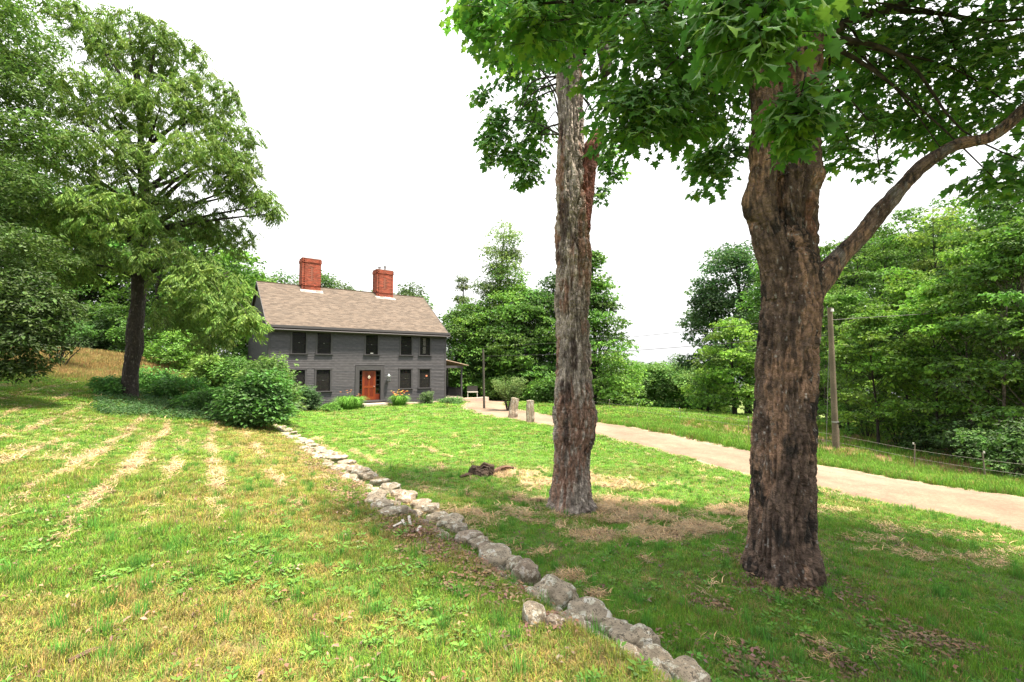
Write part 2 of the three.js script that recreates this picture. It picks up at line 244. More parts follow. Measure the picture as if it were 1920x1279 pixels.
{
  // front wall with its openings; the other three walls; floor and ceiling close the room
  const sh = new THREE.Shape(); sh.moveTo(0, 0); sh.lineTo(HW, 0); sh.lineTo(HW, WALLH); sh.lineTo(0, WALLH); sh.lineTo(0, 0);
  for (const [a, b, c, d] of [...WIN, DOOR]) { const p = new THREE.Path(); p.moveTo(a, c); p.lineTo(a, d); p.lineTo(b, d); p.lineTo(b, c); p.lineTo(a, c); sh.holes.push(p); }
  const fg = new THREE.ExtrudeGeometry(sh, { depth: 0.16, bevelEnabled: false }); fg.translate(0, 0, -0.16);
  const wall = mesh('wall', fg, HM.wall, house);
  // clapboards, each length its own piece, cut round windows and door
  const exp = 0.112; let row = 0;
  const bg = (len, h) => { const g = new THREE.BufferGeometry(), t0 = 0.006, t1 = 0.03; // wedge: thin at top, thick butt at the bottom
    const p = [[0, 0, 0], [len, 0, 0], [len, 0, t1], [0, 0, t1], [0, h, 0], [len, h, 0], [len, h, t0], [0, h, t0]], q = [[0, 1, 2, 3], [3, 2, 6, 7], [7, 6, 5, 4], [0, 3, 7, 4], [1, 5, 6, 2]], pos = [], uvs = [];
    for (const f of q) for (const k of [0, 1, 2, 0, 2, 3]) { pos.push(...p[f[k]]); uvs.push(p[f[k]][0] / 1.3, p[f[k]][1] / 1.3 + row * 0.37); }
    g.setAttribute('position', new THREE.Float32BufferAttribute(pos, 3)); g.setAttribute('uv', new THREE.Float32BufferAttribute(uvs, 2)); g.computeVertexNormals(); return g; };
  const r = rng(5);
  for (let y = 0.12; y < WALLH - 0.32; y += exp, row++) {
    let segs = [[0.1, HW - 0.1]];
    for (const [a, b, c, d] of [...WIN.map(([a, b, c, d]) => [a - 0.11, b + 0.11, c - 0.06, d + 0.11]), [DCAS[0], DCAS[1], 0, DCAS[3]]]) if (y + exp > c + 0.004 && y < d - 0.004) segs = segs.flatMap(([p, q]) => (b < p || a > q ? [[p, q]] : [[p, a], [b, q]].filter(([m, n]) => n - m > 0.02)));
    for (const [p, q] of segs) { const m = mesh('clapboard', bg(q - p - 0.004, exp + 0.006), HM.siding[Math.floor(r() * 3)], wall); m.position.set(p + 0.002, y, 0.001 + r() * 0.002); m.rotation.z = (r() - 0.5) * 0.001; }
  }
  // gable ends with their own boards
  for (const side of [0, 1]) {
    const g = new THREE.Shape(); g.moveTo(0, 0); g.lineTo(HDEP - 0.32, 0); g.lineTo(HDEP - 0.32, WALLH); g.lineTo((HDEP - 0.32) / 2, RIDGE - 0.13); g.lineTo(0, WALLH); g.lineTo(0, 0);
    const gg = new THREE.ExtrudeGeometry(g, { depth: 0.16, bevelEnabled: false }); const w = mesh('wall', gg, HM.wall, house); w.rotation.y = Math.PI / 2; w.position.set(side ? HW - 0.16 : 0, 0, -0.16);
    row = 0;
    for (let y = 0.12; y < RIDGE - 0.35; y += exp, row++) {
      const cut = y < WALLH - 0.1 ? 0 : (y + exp - WALLH) / (RIDGE - WALLH) * HDEP / 2, len = HDEP - 2 * cut - 0.2; if (len < 0.2) break;
      const m = mesh('clapboard', bg(len, exp + 0.006), HM.siding[Math.floor(r() * 3)], w); m.position.set(cut - 0.06, y, side ? 0.161 : -0.001); if (!side) { m.rotation.y = Math.PI; m.position.x = HDEP - 0.32 - cut + 0.06; }
    }
  }
  mesh('wall', box(HW - 0.32, WALLH, 0.16, HW / 2, WALLH / 2, -HDEP + 0.08), HM.wall, house);
  mesh('floor', box(HW - 0.32, 0.1, HDEP - 0.34, HW / 2, 0.25, -HDEP / 2), HM.inside, house); mesh('floor', box(HW - 0.32, 0.2, HDEP - 0.34, HW / 2, 2.95, -HDEP / 2), HM.inside, house); mesh('ceiling', box(HW - 0.33, 0.1, HDEP - 0.34, HW / 2, 5.28, -HDEP / 2), HM.inside, house);
  for (const x of [4.4, 8.2]) mesh('partition', box(0.12, 5, HDEP - 1, x, 2.7, -HDEP / 2), HM.inside, house);
  mesh('foundation', box(HW + 0.02, 0.9, HDEP, HW / 2, -0.34, -HDEP / 2 + 0.012), HM.stone, house);
  for (const x of [0.05, HW - 0.05]) mesh('corner_board', box(0.13, WALLH - 0.1, 0.05, x, WALLH / 2 + 0.02, 0.012), HM.trim, house);
  mesh('corner_board', box(0.05, WALLH - 0.1, 0.13, HW + 0.012, WALLH / 2 + 0.02, -0.075), HM.trim, house); mesh('corner_board', box(0.05, WALLH - 0.1, 0.13, -0.012, WALLH / 2 + 0.02, -0.075), HM.trim, house);
  mesh('frieze', box(HW + 0.06, 0.26, 0.07, HW / 2, WALLH - 0.15, 0.036), HM.dark, house);
  mesh('eave_box', box(HW + 0.34, 0.16, 0.42, HW / 2, WALLH + 0.02, 0.212), HM.dark, house);
  mesh('water_table', box(HW + 0.04, 0.14, 0.05, HW / 2, 0.06, 0.026), HM.trim, house);
  // windows
  for (const [a, b, c, d, kind] of WIN) {
    const w = new THREE.Group(); w.name = 'window'; w.position.set((a + b) / 2, c, 0); house.add(w); const ww = b - a, h = d - c;
    for (const s of [-1, 1]) mesh('casing', box(0.11, h + 0.1, 0.05, s * (ww / 2 + 0.055), h / 2 + 0.03, 0.03), HM.trim, w);
    if (kind === 'down') mesh('casing', box(ww + 0.24, 0.12, 0.06, 0, h + 0.06, 0.036), HM.trim, w); else mesh('casing', box(ww + 0.22, 0.05, 0.055, 0, h + 0.026, 0.034), HM.trim, w);
    mesh('sill', box(ww + 0.3, 0.06, 0.13, 0, -0.032, 0.062), HM.trim, w);
    const half = h / 2;
    for (const [k, z] of [[0, -0.075], [1, -0.045]]) {
      const y0 = k * half, bars = [box(ww, 0.045, 0.03, 0, y0 + 0.0225, z), box(ww, 0.045, 0.03, 0, y0 + half - 0.0225, z)];
      for (const s of [-1, 1]) bars.push(box(0.045, half - 0.094, 0.03, s * (ww / 2 - 0.0225), y0 + half / 2, z));
      for (const q of [-1, 1]) bars.push(box(0.016, half - 0.094, 0.02, q * ww / 6, y0 + half / 2, z - 0.002)); bars.push(box(ww - 0.094, 0.016, 0.018, 0, y0 + half / 2, z - 0.003));
      mesh('sash', merged(bars), HM.sash, w); const pane = new THREE.PlaneGeometry(ww - 0.08, half - 0.08); pane.translate(0, y0 + half / 2, z - 0.016); mesh('pane', pane, HM.glass, w);
    }
    const sc = new THREE.PlaneGeometry(ww - 0.01, h - 0.01); sc.translate(0, h / 2, -0.02); mesh('insect_screen', sc, HM.screen, w);
    mesh('sash_lock', box(0.06, 0.022, 0.02, 0, half + 0.01, -0.012), M.steel, w);
  }
  const wins = house.children.filter((o) => o.name === 'window');
  { const cur = []; for (let i = 0; i < 5; i++) cur.push(new THREE.CylinderGeometry(0.035, 0.04, 1.2, 7).translate(-0.06 + i * 0.045, 0.72, -0.17)); mesh('curtain', merged(cur), std([0.75, 0.72, 0.66], 0.9), wins[4], 'pale curtain hanging behind the glass'); }
  mesh('paper', box(0.2, 0.05, 0.01, 0.02, 0.09, -0.005), HM.white, wins[2]); mesh('sticker', box(0.14, 0.12, 0.006, 0.18, 0.92, -0.012), std([0.65, 0.22, 0.12], 0.7), wins[8]);
  // door case, door, sidelights, step
  const dc = new THREE.Group(); dc.name = 'door_surround'; house.add(dc);
  mesh('casing', box(DOOR[0] - DCAS[0], DCAS[3] - DCAS[2], 0.07, (DOOR[0] + DCAS[0]) / 2, (DCAS[3] + DCAS[2]) / 2, 0.036), HM.trim, dc); mesh('casing', box(DCAS[1] - DOOR[1], DCAS[3] - DCAS[2], 0.07, (DOOR[1] + DCAS[1]) / 2, (DCAS[3] + DCAS[2]) / 2, 0.036), HM.trim, dc);
  mesh('head_casing', box(DOOR[1] - DOOR[0] - 0.002, DCAS[3] - DOOR[3], 0.068, (DOOR[0] + DOOR[1]) / 2, (DOOR[3] + DCAS[3]) / 2, 0.036), HM.trim, dc);
  mesh('sill', box(DCAS[1] - DCAS[0] + 0.1, 0.1, 0.3, (DCAS[0] + DCAS[1]) / 2, 0.31, 0.12), HM.trim, dc);
  const wood = tex(256, 256, (u, v) => { const k = 0.4 + 0.6 * tileNoise(u * 1, v * 0.06, 48, 7); return [0.55 + 0.45 * k, 0.5 + 0.5 * k * k, 0.4 + 0.5 * k * k]; });
  const dm = std([0.24, 0.055, 0.018], 0.35, { map: wood }), dm2 = std([0.15, 0.024, 0.01], 0.35, { map: wood });
  const dl = fs(682), dr = fs(704.3), dw = dr - dl, dh = 2.08, door = new THREE.Group(); door.name = 'door'; door.userData.label = 'orange-brown varnished panelled front door'; door.position.set((dl + dr) / 2, 0.4, -0.09); house.add(door);
  const st = 0.1; for (const x of [-dw / 2 + st / 2, dw / 2 - st / 2]) mesh('stile', box(st, dh, 0.045, x, dh / 2, 0), dm, door); mesh('stile', box(0.09, dh - 0.02, 0.043, 0, dh / 2, 0), dm, door);
  for (const [y, h] of [[0.11, 0.22], [0.93, 0.15], [dh - 0.06, 0.12]]) for (const s of [-1, 1]) mesh('rail', box(dw / 2 - st - 0.047, h, 0.042, s * (dw / 4 - st / 2 + 0.022), y, 0), dm, door);
  for (const [y0, y1] of [[0.22, 0.855], [1.005, dh - 0.12]]) for (const s of [-1, 1]) mesh('panel', box(dw / 2 - st - 0.05, y1 - y0, 0.022, s * (dw / 4 - st / 2 + 0.022), (y0 + y1) / 2, -0.004), dm2, door);
  const kn = new THREE.SphereGeometry(0.035, 12, 8); kn.translate(dw / 2 - 0.06, 0.95, 0.06); mesh('knob', kn, M.steel, door); const ring = new THREE.TorusGeometry(0.07, 0.022, 8, 20); ring.translate(0, 1.62, 0.045); mesh('knocker', merged([ring, box(0.06, 0.1, 0.03, 0, 1.7, 0.035)]), std([0.6, 0.55, 0.45], 0.4), door);
  for (const [a, b] of [[DOOR[0], dl - 0.05], [dr + 0.05, DOOR[1]]]) {
    const s = new THREE.Group(); s.name = 'sidelight'; s.position.set((a + b) / 2, 0.4, -0.08); house.add(s); const w = b - a, bars = [];
    for (let k = 0; k <= 5; k++) bars.push(box(w, 0.035, 0.03, 0, 0.42 + k * 0.33, 0)); for (const q of [-1, 1]) bars.push(box(0.03, 1.62, 0.034, q * (w / 2 - 0.014), 1.245, 0));
    mesh('muntin', merged(bars), HM.sash, s); mesh('panel', box(w, 0.42, 0.03, 0, 0.2, 0), dm2, s); const p = new THREE.PlaneGeometry(w, 1.7); p.translate(0, 1.25, -0.01); mesh('pane', p, HM.glass, s);
  }
  for (const x of [dl - 0.025, dr + 0.025]) mesh('door_post', box(0.046, 2.13, 0.06, x, 1.465, -0.085), dm, house);
  const stp = single('door_step', box(1.7, 0.34, 0.75), std([0.42, 0.36, 0.31], 0.9), 'pale granite slab step below the front door', 'step'); house.localToWorld(stp.position.set((DOOR[0] + DOOR[1]) / 2 + 0.1, 0.02, 0.66)); stp.rotation.y = house.rotation.y; house.updateMatrixWorld(); stp.position.set((DOOR[0] + DOOR[1]) / 2 + 0.1, 0.02, 0.66).applyMatrix4(house.matrixWorld);
  // lantern by the door
  const lx = fs(727), ly = 1.62, la = new THREE.Group(); la.name = 'wall_lantern'; la.position.set(lx, ly, 0.26); house.add(la); const br = std([0.16, 0.19, 0.19], 0.45, { metalness: 0.5 });
  mesh('roof', new THREE.CylinderGeometry(0.03, 0.17, 0.16, 6).translate(0, 0.55, 0), br, la); mesh('base', new THREE.CylinderGeometry(0.13, 0.1, 0.08, 6).translate(0, 0.05, 0), M.black, la); mesh('finial', new THREE.CylinderGeometry(0.012, 0.02, 0.16, 6).translate(0, 0.7, 0), br, la);
  const bars = []; for (let k = 0; k < 6; k++) { const q = k / 6 * 6.283; bars.push(box(0.018, 0.4, 0.018, Math.cos(q) * 0.125, 0.28, Math.sin(q) * 0.125)); } mesh('cage', merged(bars), br, la); mesh('glass', new THREE.CylinderGeometry(0.11, 0.1, 0.38, 6, 1, true).translate(0, 0.28, 0), HM.glass, la); mesh('bracket', box(0.03, 0.04, 0.26, 0, 0.06, -0.12), M.black, la);
}
{ // roof: deck, shingles, rake boards
  const run = HDEP / 2 + 0.42, slope = Math.atan2(RIDGE - WALLH - 0.1, HDEP / 2), len = run / Math.cos(slope), r = rng(9);
  const roof = new THREE.Group(); roof.name = 'roof'; house.add(roof);
  const one = box(0.31, 0.014, 0.19); const sm = std([1, 1, 1], 0.95);
  for (const side of [1, -1]) {
    const deck = mesh('deck', box(HW + 0.3, 0.08, len, HW / 2, 0, 0), HM.dark, roof); const cy = RIDGE - Math.sin(slope) * len / 2, cz = -HDEP / 2 + side * Math.cos(slope) * len / 2; deck.position.set(0, cy, cz); deck.rotation.x = side * slope;
    const list = [], dn = V(0, -Math.sin(slope), side * Math.cos(slope)), up = V(0, Math.cos(slope), side * Math.sin(slope));
    const nrow = Math.floor(len / 0.14);
    for (let j = 0; j < nrow; j++) for (let x = -0.1 - (j % 2) * 0.15 - r() * 0.05; x < HW + 0.1; x += 0.305) {
      const p = V(Math.min(Math.max(x + 0.15, 0.0), HW + 0.0), RIDGE, -HDEP / 2).addScaledVector(dn, 0.07 + j * 0.14).addScaledVector(up, 0.052 + r() * 0.006);
      const m = new THREE.Matrix4().makeRotationX(side * (slope - 0.05)); m.setPosition(p); const k = 0.72 + r() * 0.55, t = r(); list.push([m, rgb(lerp(0.085, 0.098, t) * k, lerp(0.065, 0.078, t) * k, lerp(0.05, 0.062, t) * k)]);
    }
    instances('shingles', one, sm, list, roof);
  }
  mesh('ridge_cap', box(HW + 0.3, 0.03, 0.22, HW / 2, RIDGE + 0.055, -HDEP / 2), std([0.12, 0.09, 0.068], 0.95), roof);
  for (const x of [-0.165, HW + 0.165]) for (const side of [1, -1]) { const b = mesh('rake_board', box(0.03, 0.2, len - 0.02), HM.dark, roof); b.position.set(x, RIDGE - Math.sin(slope) * len / 2 - 0.02, -HDEP / 2 + side * Math.cos(slope) * len / 2); b.rotation.x = side * slope; }
  // chimneys: laid bricks over a mortar core, a corbelled cap, lead flashing
  const brick = box(0.2, 0.062, 0.1), bm = std([1, 1, 1], 0.9), mortar = std([0.2, 0.075, 0.05], 0.95);
  for (const [px, w, dp, top] of [[578, 1.36, 0.95, 10.94], [716, 1.42, 0.95, 10.8]]) {
    const k = (px - 960) / F, s = (18.16 + 32.38 * k) / (0.7957 - 0.6057 * k), c = new THREE.Group(); c.name = 'chimney'; c.position.set(s, 0, -HDEP / 2); house.add(c); const y0 = 8.0;
    mesh('core', box(w - 0.03, top - y0 - 0.02, dp - 0.03, 0, (top + y0) / 2, 0), mortar, c);
    const list = [], rows = Math.floor((top - y0) / 0.073);
    for (let j = 0; j < rows; j++) {
      const y = y0 + 0.036 + j * 0.073, cap = j > rows - 5 && j < rows - 1 ? 0.035 : j === 12 ? 0.03 : 0, sh2 = (j % 2) * 0.107;
      for (const [ax, L] of [[0, w + cap * 2], [1, dp + cap * 2]]) for (const sd of [-1, 1]) for (let q = -L / 2 + 0.1 - sh2; q < L / 2; q += 0.214) {
        const u = clamp(q, -L / 2 + 0.1, L / 2 - 0.1); let o = (ax ? w : dp) / 2 + cap - 0.05; if (!ax && Math.abs(u) < 0.09 && j > 16 && j < rows - 8) o -= 0.07;
        const m = new THREE.Matrix4().makeRotationY(ax ? Math.PI / 2 : 0); m.setPosition(ax ? sd * o : u, y, ax ? u : sd * o); const t = r(), k2 = 0.6 + r() * 0.65; list.push([m, rgb(lerp(0.3, 0.25, t) * k2, lerp(0.06, 0.075, t) * k2, lerp(0.03, 0.045, t) * k2)]);
      }
    }
    instances('bricks', brick, bm, list, c); mesh('cap', box(w + 0.02, 0.05, dp + 0.02, 0, top, 0), std([0.25, 0.13, 0.1], 0.9), c);
    const fl = mesh('flashing', box(w + 0.24, 0.012, 0.4), std([0.3, 0.29, 0.28], 0.6), c); fl.position.set(0, RIDGE - Math.sin(slope) * 0.68 / Math.cos(slope) + 0.11, 0.63); fl.rotation.x = slope;
    if (px > 700) for (const [x, z, h] of [[-0.32, 0, 0.28], [0.12, 0.1, 0.36]]) mesh('flue_pipe', merged([new THREE.CylinderGeometry(0.085, 0.085, h, 14).translate(x, top + h / 2, z), new THREE.CylinderGeometry(0.03, 0.15, 0.07, 14).translate(x, top + h + 0.06, z), new THREE.CylinderGeometry(0.13, 0.13, 0.04, 14).translate(x, top + h - 0.05, z)]), M.steel, c);
  }
}
{ // side porch on the right gable
  const P = new THREE.Group(); P.name = 'porch'; P.position.set(HW + 0.04, 0, 0); house.add(P);
  const w = 2.0, z0 = -0.7, dp = 5.0;
  mesh('deck', box(w, 0.16, dp, w / 2, 0.16, z0 - dp / 2), std([0.4, 0.33, 0.28], 0.85), P);
  for (const [x, z] of [[w - 0.1, z0 - 0.1], [0.5, z0 - dp + 0.3], [w - 0.1, z0 - dp / 2], [w - 0.1, z0 - dp + 0.1]]) mesh('post', box(0.13, 2.4, 0.13, x, 1.44, z), HM.trim, P);
  mesh('beam', box(w + 0.06, 0.2, 0.14, w / 2, 2.74, z0 - 0.1), HM.dark, P); mesh('beam', box(0.14, 0.2, dp - 0.2, w - 0.1, 2.74, z0 - dp / 2 - 0.08), HM.dark, P);
  const half = new THREE.Shape(); half.moveTo(0, 3.42); half.lineTo(w + 0.35, 2.84); half.lineTo(w + 0.35, 2.9); half.lineTo(0, 3.5); const rg = new THREE.ExtrudeGeometry(half, { depth: dp + 0.3, bevelEnabled: false }); rg.translate(0, 0, z0 - dp - 0.1);
  // hipped front: the roof's near end slopes too
  { const p = rg.attributes.position; for (let i = 0; i < p.count; i++) { const rise = p.getY(i) - 2.84; if (p.getZ(i) > z0) p.setZ(i, p.getZ(i) + 0.15 - rise * 1.4); } rg.computeVertexNormals(); }
  mesh('roof', rg, std([0.14, 0.1, 0.075], 0.95), P);
  mesh('rail', box(0.06, 0.07, dp - 0.3, w - 0.1, 0.95, z0 - dp / 2), HM.trim, P); for (let i = 0; i < 24; i++) mesh('baluster', box(0.14, 0.66, 0.03, 0, 0, 0).rotateY(Math.PI / 2), HM.trim, P).position.set(w - 0.1, 0.58, z0 - 0.25 - i * 0.195);
  mesh('rail', box(w - 0.2, 0.07, 0.06, w / 2, 0.95, z0 - dp + 0.1), HM.trim, P); for (let i = 0; i < 11; i++) mesh('baluster', box(0.14, 0.66, 0.03, 0.2 + i * 0.165, 0.58, z0 - dp + 0.1), HM.trim, P);
  house.updateMatrixWorld();
  const at = (x, y, z) => V(x, y, z).applyMatrix4(house.matrixWorld);
  // stone edging in front of the right half, rough blocks
  const edge = thing('stone_edging', 'low pinkish stone edging along the foot of the house wall', 'edging', V(0, 0, 0)); const em = [std([0.42, 0.31, 0.25], 0.95), std([0.37, 0.29, 0.25], 0.95), std([0.46, 0.37, 0.31], 0.95)], r = rng(31);
  for (let x = 8.6, i = 0; x < 15.8; i++) { const l = 0.5 + r() * 0.6, h = x > 12.6 ? 0.5 : 0.24, b = mesh('stone', box(l - 0.02, h + r() * 0.05, 0.45), em[i % 3], edge); b.position.copy(at(x + l / 2, -0.02 - (x > 12.6 ? 0.02 : 0), (x > 12.6 ? 0.5 : 0.75) + r() * 0.06)); b.rotation.y = house.rotation.y + (r() - 0.5) * 0.05; x += l; }
  const bench = thing('wooden_bench', 'small weathered bench with a dark back beside the porch', 'bench', at(15.7, 0.2, -0.7), house.rotation.y - 0.5); mesh('seat', box(0.9, 0.05, 0.4, 0, 0.4, 0), std([0.5, 0.46, 0.42], 0.9), bench); mesh('backrest', box(0.9, 0.5, 0.04, 0, 0.66, -0.2), M.black, bench); for (const x of [-0.4, 0.4]) mesh('leg', box(0.06, 0.76, 0.36, x, 0.0, 0), std([0.5, 0.46, 0.42], 0.9), bench);
}

// ------------------------------------------------------------------ bark trunks
const barkTex = tex(1024, 1024, (u, v) => { const a = tileNoise(u, v * 0.25 % 1, 64, 11), b = tileNoise(u, v, 90, 12), c = tileNoise(u, v, 14, 13); return grey(0.45 + 0.3 * a + 0.2 * b + 0.15 * c); });
const barkBump = tex(1024, 1024, (u, v) => { const a = tileNoise(u + 0.02 * tileNoise(u, v, 12, 15), v, 32, 14), k = 1 - Math.abs(2 * tileNoise(u, v, 20, 16) - 1), b = tileNoise(u, v, 120, 17); return grey(0.35 * a + 0.35 * k + 0.3 * b); }, false);
function trunkGeo(rows, around, along, { ridge = 0.03, freq = 9, seed = 1, flare = 0, shade: colour, plates = 0 }) {  // rows: [Vector3 centre, radius]
  const c = new THREE.CatmullRomCurve3(rows.map((p) => p[0]), false, 'centripetal'), pos = [], uv = [], col = [], idx = []; let len = 0, last = null; const nx = V(1, 0, 0); const total = c.getLength();
  for (let i = 0; i <= along; i++) {
    const t = i / along, p = c.getPoint(t), tg = c.getTangent(t), k = t * (rows.length - 1), a = Math.min(rows.length - 2, Math.floor(k)), f = k - a, r0 = lerp(rows[a][1], rows[a + 1][1], f * f * (3 - 2 * f));
    if (last) len += p.distanceTo(last); last = p; nx.addScaledVector(tg, -nx.dot(tg)).normalize(); const ny = tg.clone().cross(nx);
    for (let j = 0; j <= around; j++) {
      const q = (j % around) / around * Math.PI * 2, cq = Math.cos(q), sq = Math.sin(q), X = cq * r0 * freq, Z = sq * r0 * freq, Y = len * freq * 0.17;
      const wob = 1 + 0.11 * (noise(cq * 1.3 + seed, len * 1.4, sq * 1.3) - 0.5) * 2 + 0.06 * (noise(cq * 3 + seed, len * 3.2, sq * 3) - 0.5);
      const warp = (noise(X * 0.5, len * 2.3, Z * 0.5 + seed) - 0.5) * 1.1;
      const n1 = 1 - Math.abs(2 * noise(X + warp + seed * 7, Y, Z + warp) - 1), n2 = 1 - Math.abs(2 * noise(X * 2.1 + 9, Y * 2.6 + seed, Z * 2.1) - 1), n3 = noise(X * 4.5, Y * 9, Z * 4.5 + seed), n4 = noise(X * 9, len * freq * 2.4, Z * 9);
      let dsp = ridge * (-1.25 * Math.pow(n1, 3.2) - 0.7 * Math.pow(n2, 3) + 0.5 * n3 + 0.3 * n4 + 0.1);
      if (plates) { const pl = noise(X * 0.8 + 3, len * freq * 0.33 + noise(X * 0.8, 0, Z * 0.8) * 3, Z * 0.8); const saw = (pl * 5) % 1; dsp += plates * (saw - 0.5); }
      let r = r0 * wob + dsp;
      if (flare) { const y = len, root = Math.pow(Math.max(0, Math.cos(q * 2.5 + seed) * 0.5 + Math.cos(q * 4 + 1 + seed) * 0.5), 1.3); r += flare * Math.exp(-y / 0.34) * (0.4 + 1.1 * root); }
      pos.push(p.x + (nx.x * cq + ny.x * sq) * r, p.y + (nx.y * cq + ny.y * sq) * r, p.z + (nx.z * cq + ny.z * sq) * r); uv.push(j / around * Math.max(1, Math.round(r0 * 6.28 / 0.9)), len / 0.9);
      const cc = colour(p.x + nx.x * cq * r0 + ny.x * sq * r0, len, p.z + nx.z * cq * r0 + ny.z * sq * r0, q, total); col.push(cc[0], cc[1], cc[2]);
    }
  }
  for (let i = 0; i < along; i++) for (let j = 0; j < around; j++) { const a = i * (around + 1) + j, b = a + around + 1; idx.push(a, a + 1, b, a + 1, b + 1, b); }
  return geo(pos, idx, col, uv);
}
const barkMat = std([0.98, 0.98, 0.98], 0.92, { vertexColors: true, map: barkTex, bumpMap: barkBump, bumpScale: 0.03 });
const thr = (n, a, b) => sstep(a, b, n);
function darkBark(x, y, z) {                                           // grey-brown maple bark: black crusts, tan bald patches, pale lichen flecks
  let c = mix3([0.09, 0.056, 0.041], [0.235, 0.158, 0.12], thr(fbm(x * 26, y * 5, z * 26, 3), 0.3, 0.7));
  c = mix3(c, [0.42, 0.255, 0.17], 0.85 * thr(fbm(x * 4.2 + 3, y * 1.7 + 1, z * 4.2, 4), 0.49, 0.55) * thr(fbm(x * 34, y * 8, z * 34, 2), 0.34, 0.48));
  c = mix3(c, [0.02, 0.015, 0.013], 0.9 * thr(fbm(x * 5.5 + 13, y * 2.6, z * 5.5, 4), 0.5, 0.6) * thr(fbm(x * 38, y * 17, z * 38, 2), 0.4, 0.56));
  return mix3(c, [0.5, 0.47, 0.44], 0.85 * thr(noise(x * 75, y * 30, z * 75), 0.8, 0.88) * thr(fbm(x * 7, y * 3, z * 7 + 40, 2), 0.36, 0.5));
}
function greyBark(x, y, z) {                                           // weathered grey bark with reddish-brown bare wood
  let c = mix3([0.25, 0.205, 0.175], [0.6, 0.52, 0.45], thr(fbm(x * 24, y * 3.6, z * 24, 3), 0.28, 0.72));
  c = mix3(c, [0.36, 0.18, 0.115], 0.75 * thr(fbm(x * 4 + 7, y * 1.1, z * 4, 4), 0.52, 0.62) * thr(fbm(x * 30, y * 5, z * 30, 2), 0.3, 0.5));
  c = mix3(c, [0.06, 0.032, 0.026], 0.85 * thr(fbm(x * 6 + 23, y * 1.5, z * 6, 4), 0.58, 0.66) * thr(fbm(x * 30 + 9, y * 6, z * 30, 2), 0.3, 0.5));
  return mix3(c, [0.58, 0.53, 0.48], 0.7 * thr(noise(x * 48, y * 10, z * 48), 0.76, 0.86));
}
const outline = (list, d) => list.map(([py, l, r]) => { const a = pix(l, py, d), b = pix(r, py, d); return [a.clone().add(b).multiplyScalar(0.5), (b.x - a.x) / 2]; });
const toLocal = (rows, o) => rows.map(([p, r]) => [p.clone().sub(o), r]);

// ------------------------------------------------------------------ leaves
function leafShape(half) { const s = new THREE.Shape(); s.moveTo(0, 0); for (const [x, y] of half) s.lineTo(x, y); for (const [x, y] of half.slice(0, -1).reverse()) s.lineTo(-x, y); s.lineTo(0, 0); const g = new THREE.ShapeGeometry(s); const p = g.attributes.position; for (let i = 0; i < p.count; i++) { const x = p.getX(i), y = p.getY(i); p.setZ(i, 0.28 * Math.abs(x) - 0.22 * y * y + 0.06 * Math.sin(x * 9 + y * 5)); } g.computeVertexNormals(); const c = []; for (let i = 0; i < p.count; i++) c.push(1, 1, 1); g.setAttribute('color', new THREE.Float32BufferAttribute(c, 3)); return g; }
const mapleLeaf = leafShape([[0.16, -0.08], [0.4, 0.0], [0.29, 0.15], [0.5, 0.28], [0.58, 0.52], [0.42, 0.46], [0.26, 0.5], [0.29, 0.72], [0.14, 0.7], [0, 1.05]]);
const kite = (l, w, x, y, z, dir, nrm) => { const t = dir.clone().normalize(), n = nrm.clone().addScaledVector(t, -nrm.dot(t)).normalize(), s = t.clone().cross(n), p = V(x, y, z), a = p.clone().addScaledVector(t, l * 0.45).addScaledVector(s, w / 2).addScaledVector(n, w * 0.16), b = p.clone().addScaledVector(t, l * 0.45).addScaledVector(s, -w / 2).addScaledVector(n, w * 0.16), e = p.clone().addScaledVector(t, l).addScaledVector(n, -l * 0.08); return [p.x, p.y, p.z, a.x, a.y, a.z, e.x, e.y, e.z, p.x, p.y, p.z, e.x, e.y, e.z, b.x, b.y, b.z]; };
// every leaf or blade has a tone of its own: n vertices each
function toned(pos, per, seed, lo = 0.6, hi = 1.35) { const r = rng(seed), c = []; for (let i = 0; i < pos.length / 3; i += per) { const k = lo + (hi - lo) * r(), h = (r() - 0.5) * 0.3; for (let j = 0; j < per; j++) c.push(k * (1 + h), k, k * (1 - h * 0.6)); } return geo(pos, null, c); }
function clump(seed, n, rad, flat, l, w, droop) {                     // a handful of leaves round a twig end
  const r = rng(seed), pos = [];
  for (let i = 0; i < n; i++) {
    const q = r() * 6.283, k = Math.sqrt(r()) * rad, x = Math.cos(q) * k, z = Math.sin(q) * k, y = (r() - 0.5) * rad * flat * (1.2 - k / rad * 0.4) - droop * k * k / rad * 0.4;
    const dir = V(Math.cos(q) * 0.8 + (r() - 0.5) * 1.2, -droop - 0.1 + (r() - 0.5) * 0.7, Math.sin(q) * 0.8 + (r() - 0.5) * 1.2), s = 0.7 + r() * 0.6;
    pos.push(...kite(l * s, w * s, x, y, z, dir, V((r() - 0.5) * 1.3, 1, (r() - 0.5) * 1.3)));
  }
  return toned(pos, 6, seed + 50);
}
const CL = {
  broad: clump(1, 20, 0.4, 0.6, 0.19, 0.135, 0.3), broadB: clump(11, 18, 0.38, 0.7, 0.18, 0.13, 0.35), plate: clump(2, 17, 0.38, 0.2, 0.165, 0.12, 0.2), fine: clump(3, 26, 0.34, 0.7, 0.12, 0.06, 0.25), bush: clump(4, 24, 0.22, 0.9, 0.1, 0.055, 0.1), tiny: clump(5, 20, 0.13, 0.9, 0.065, 0.04, 0.1),
};
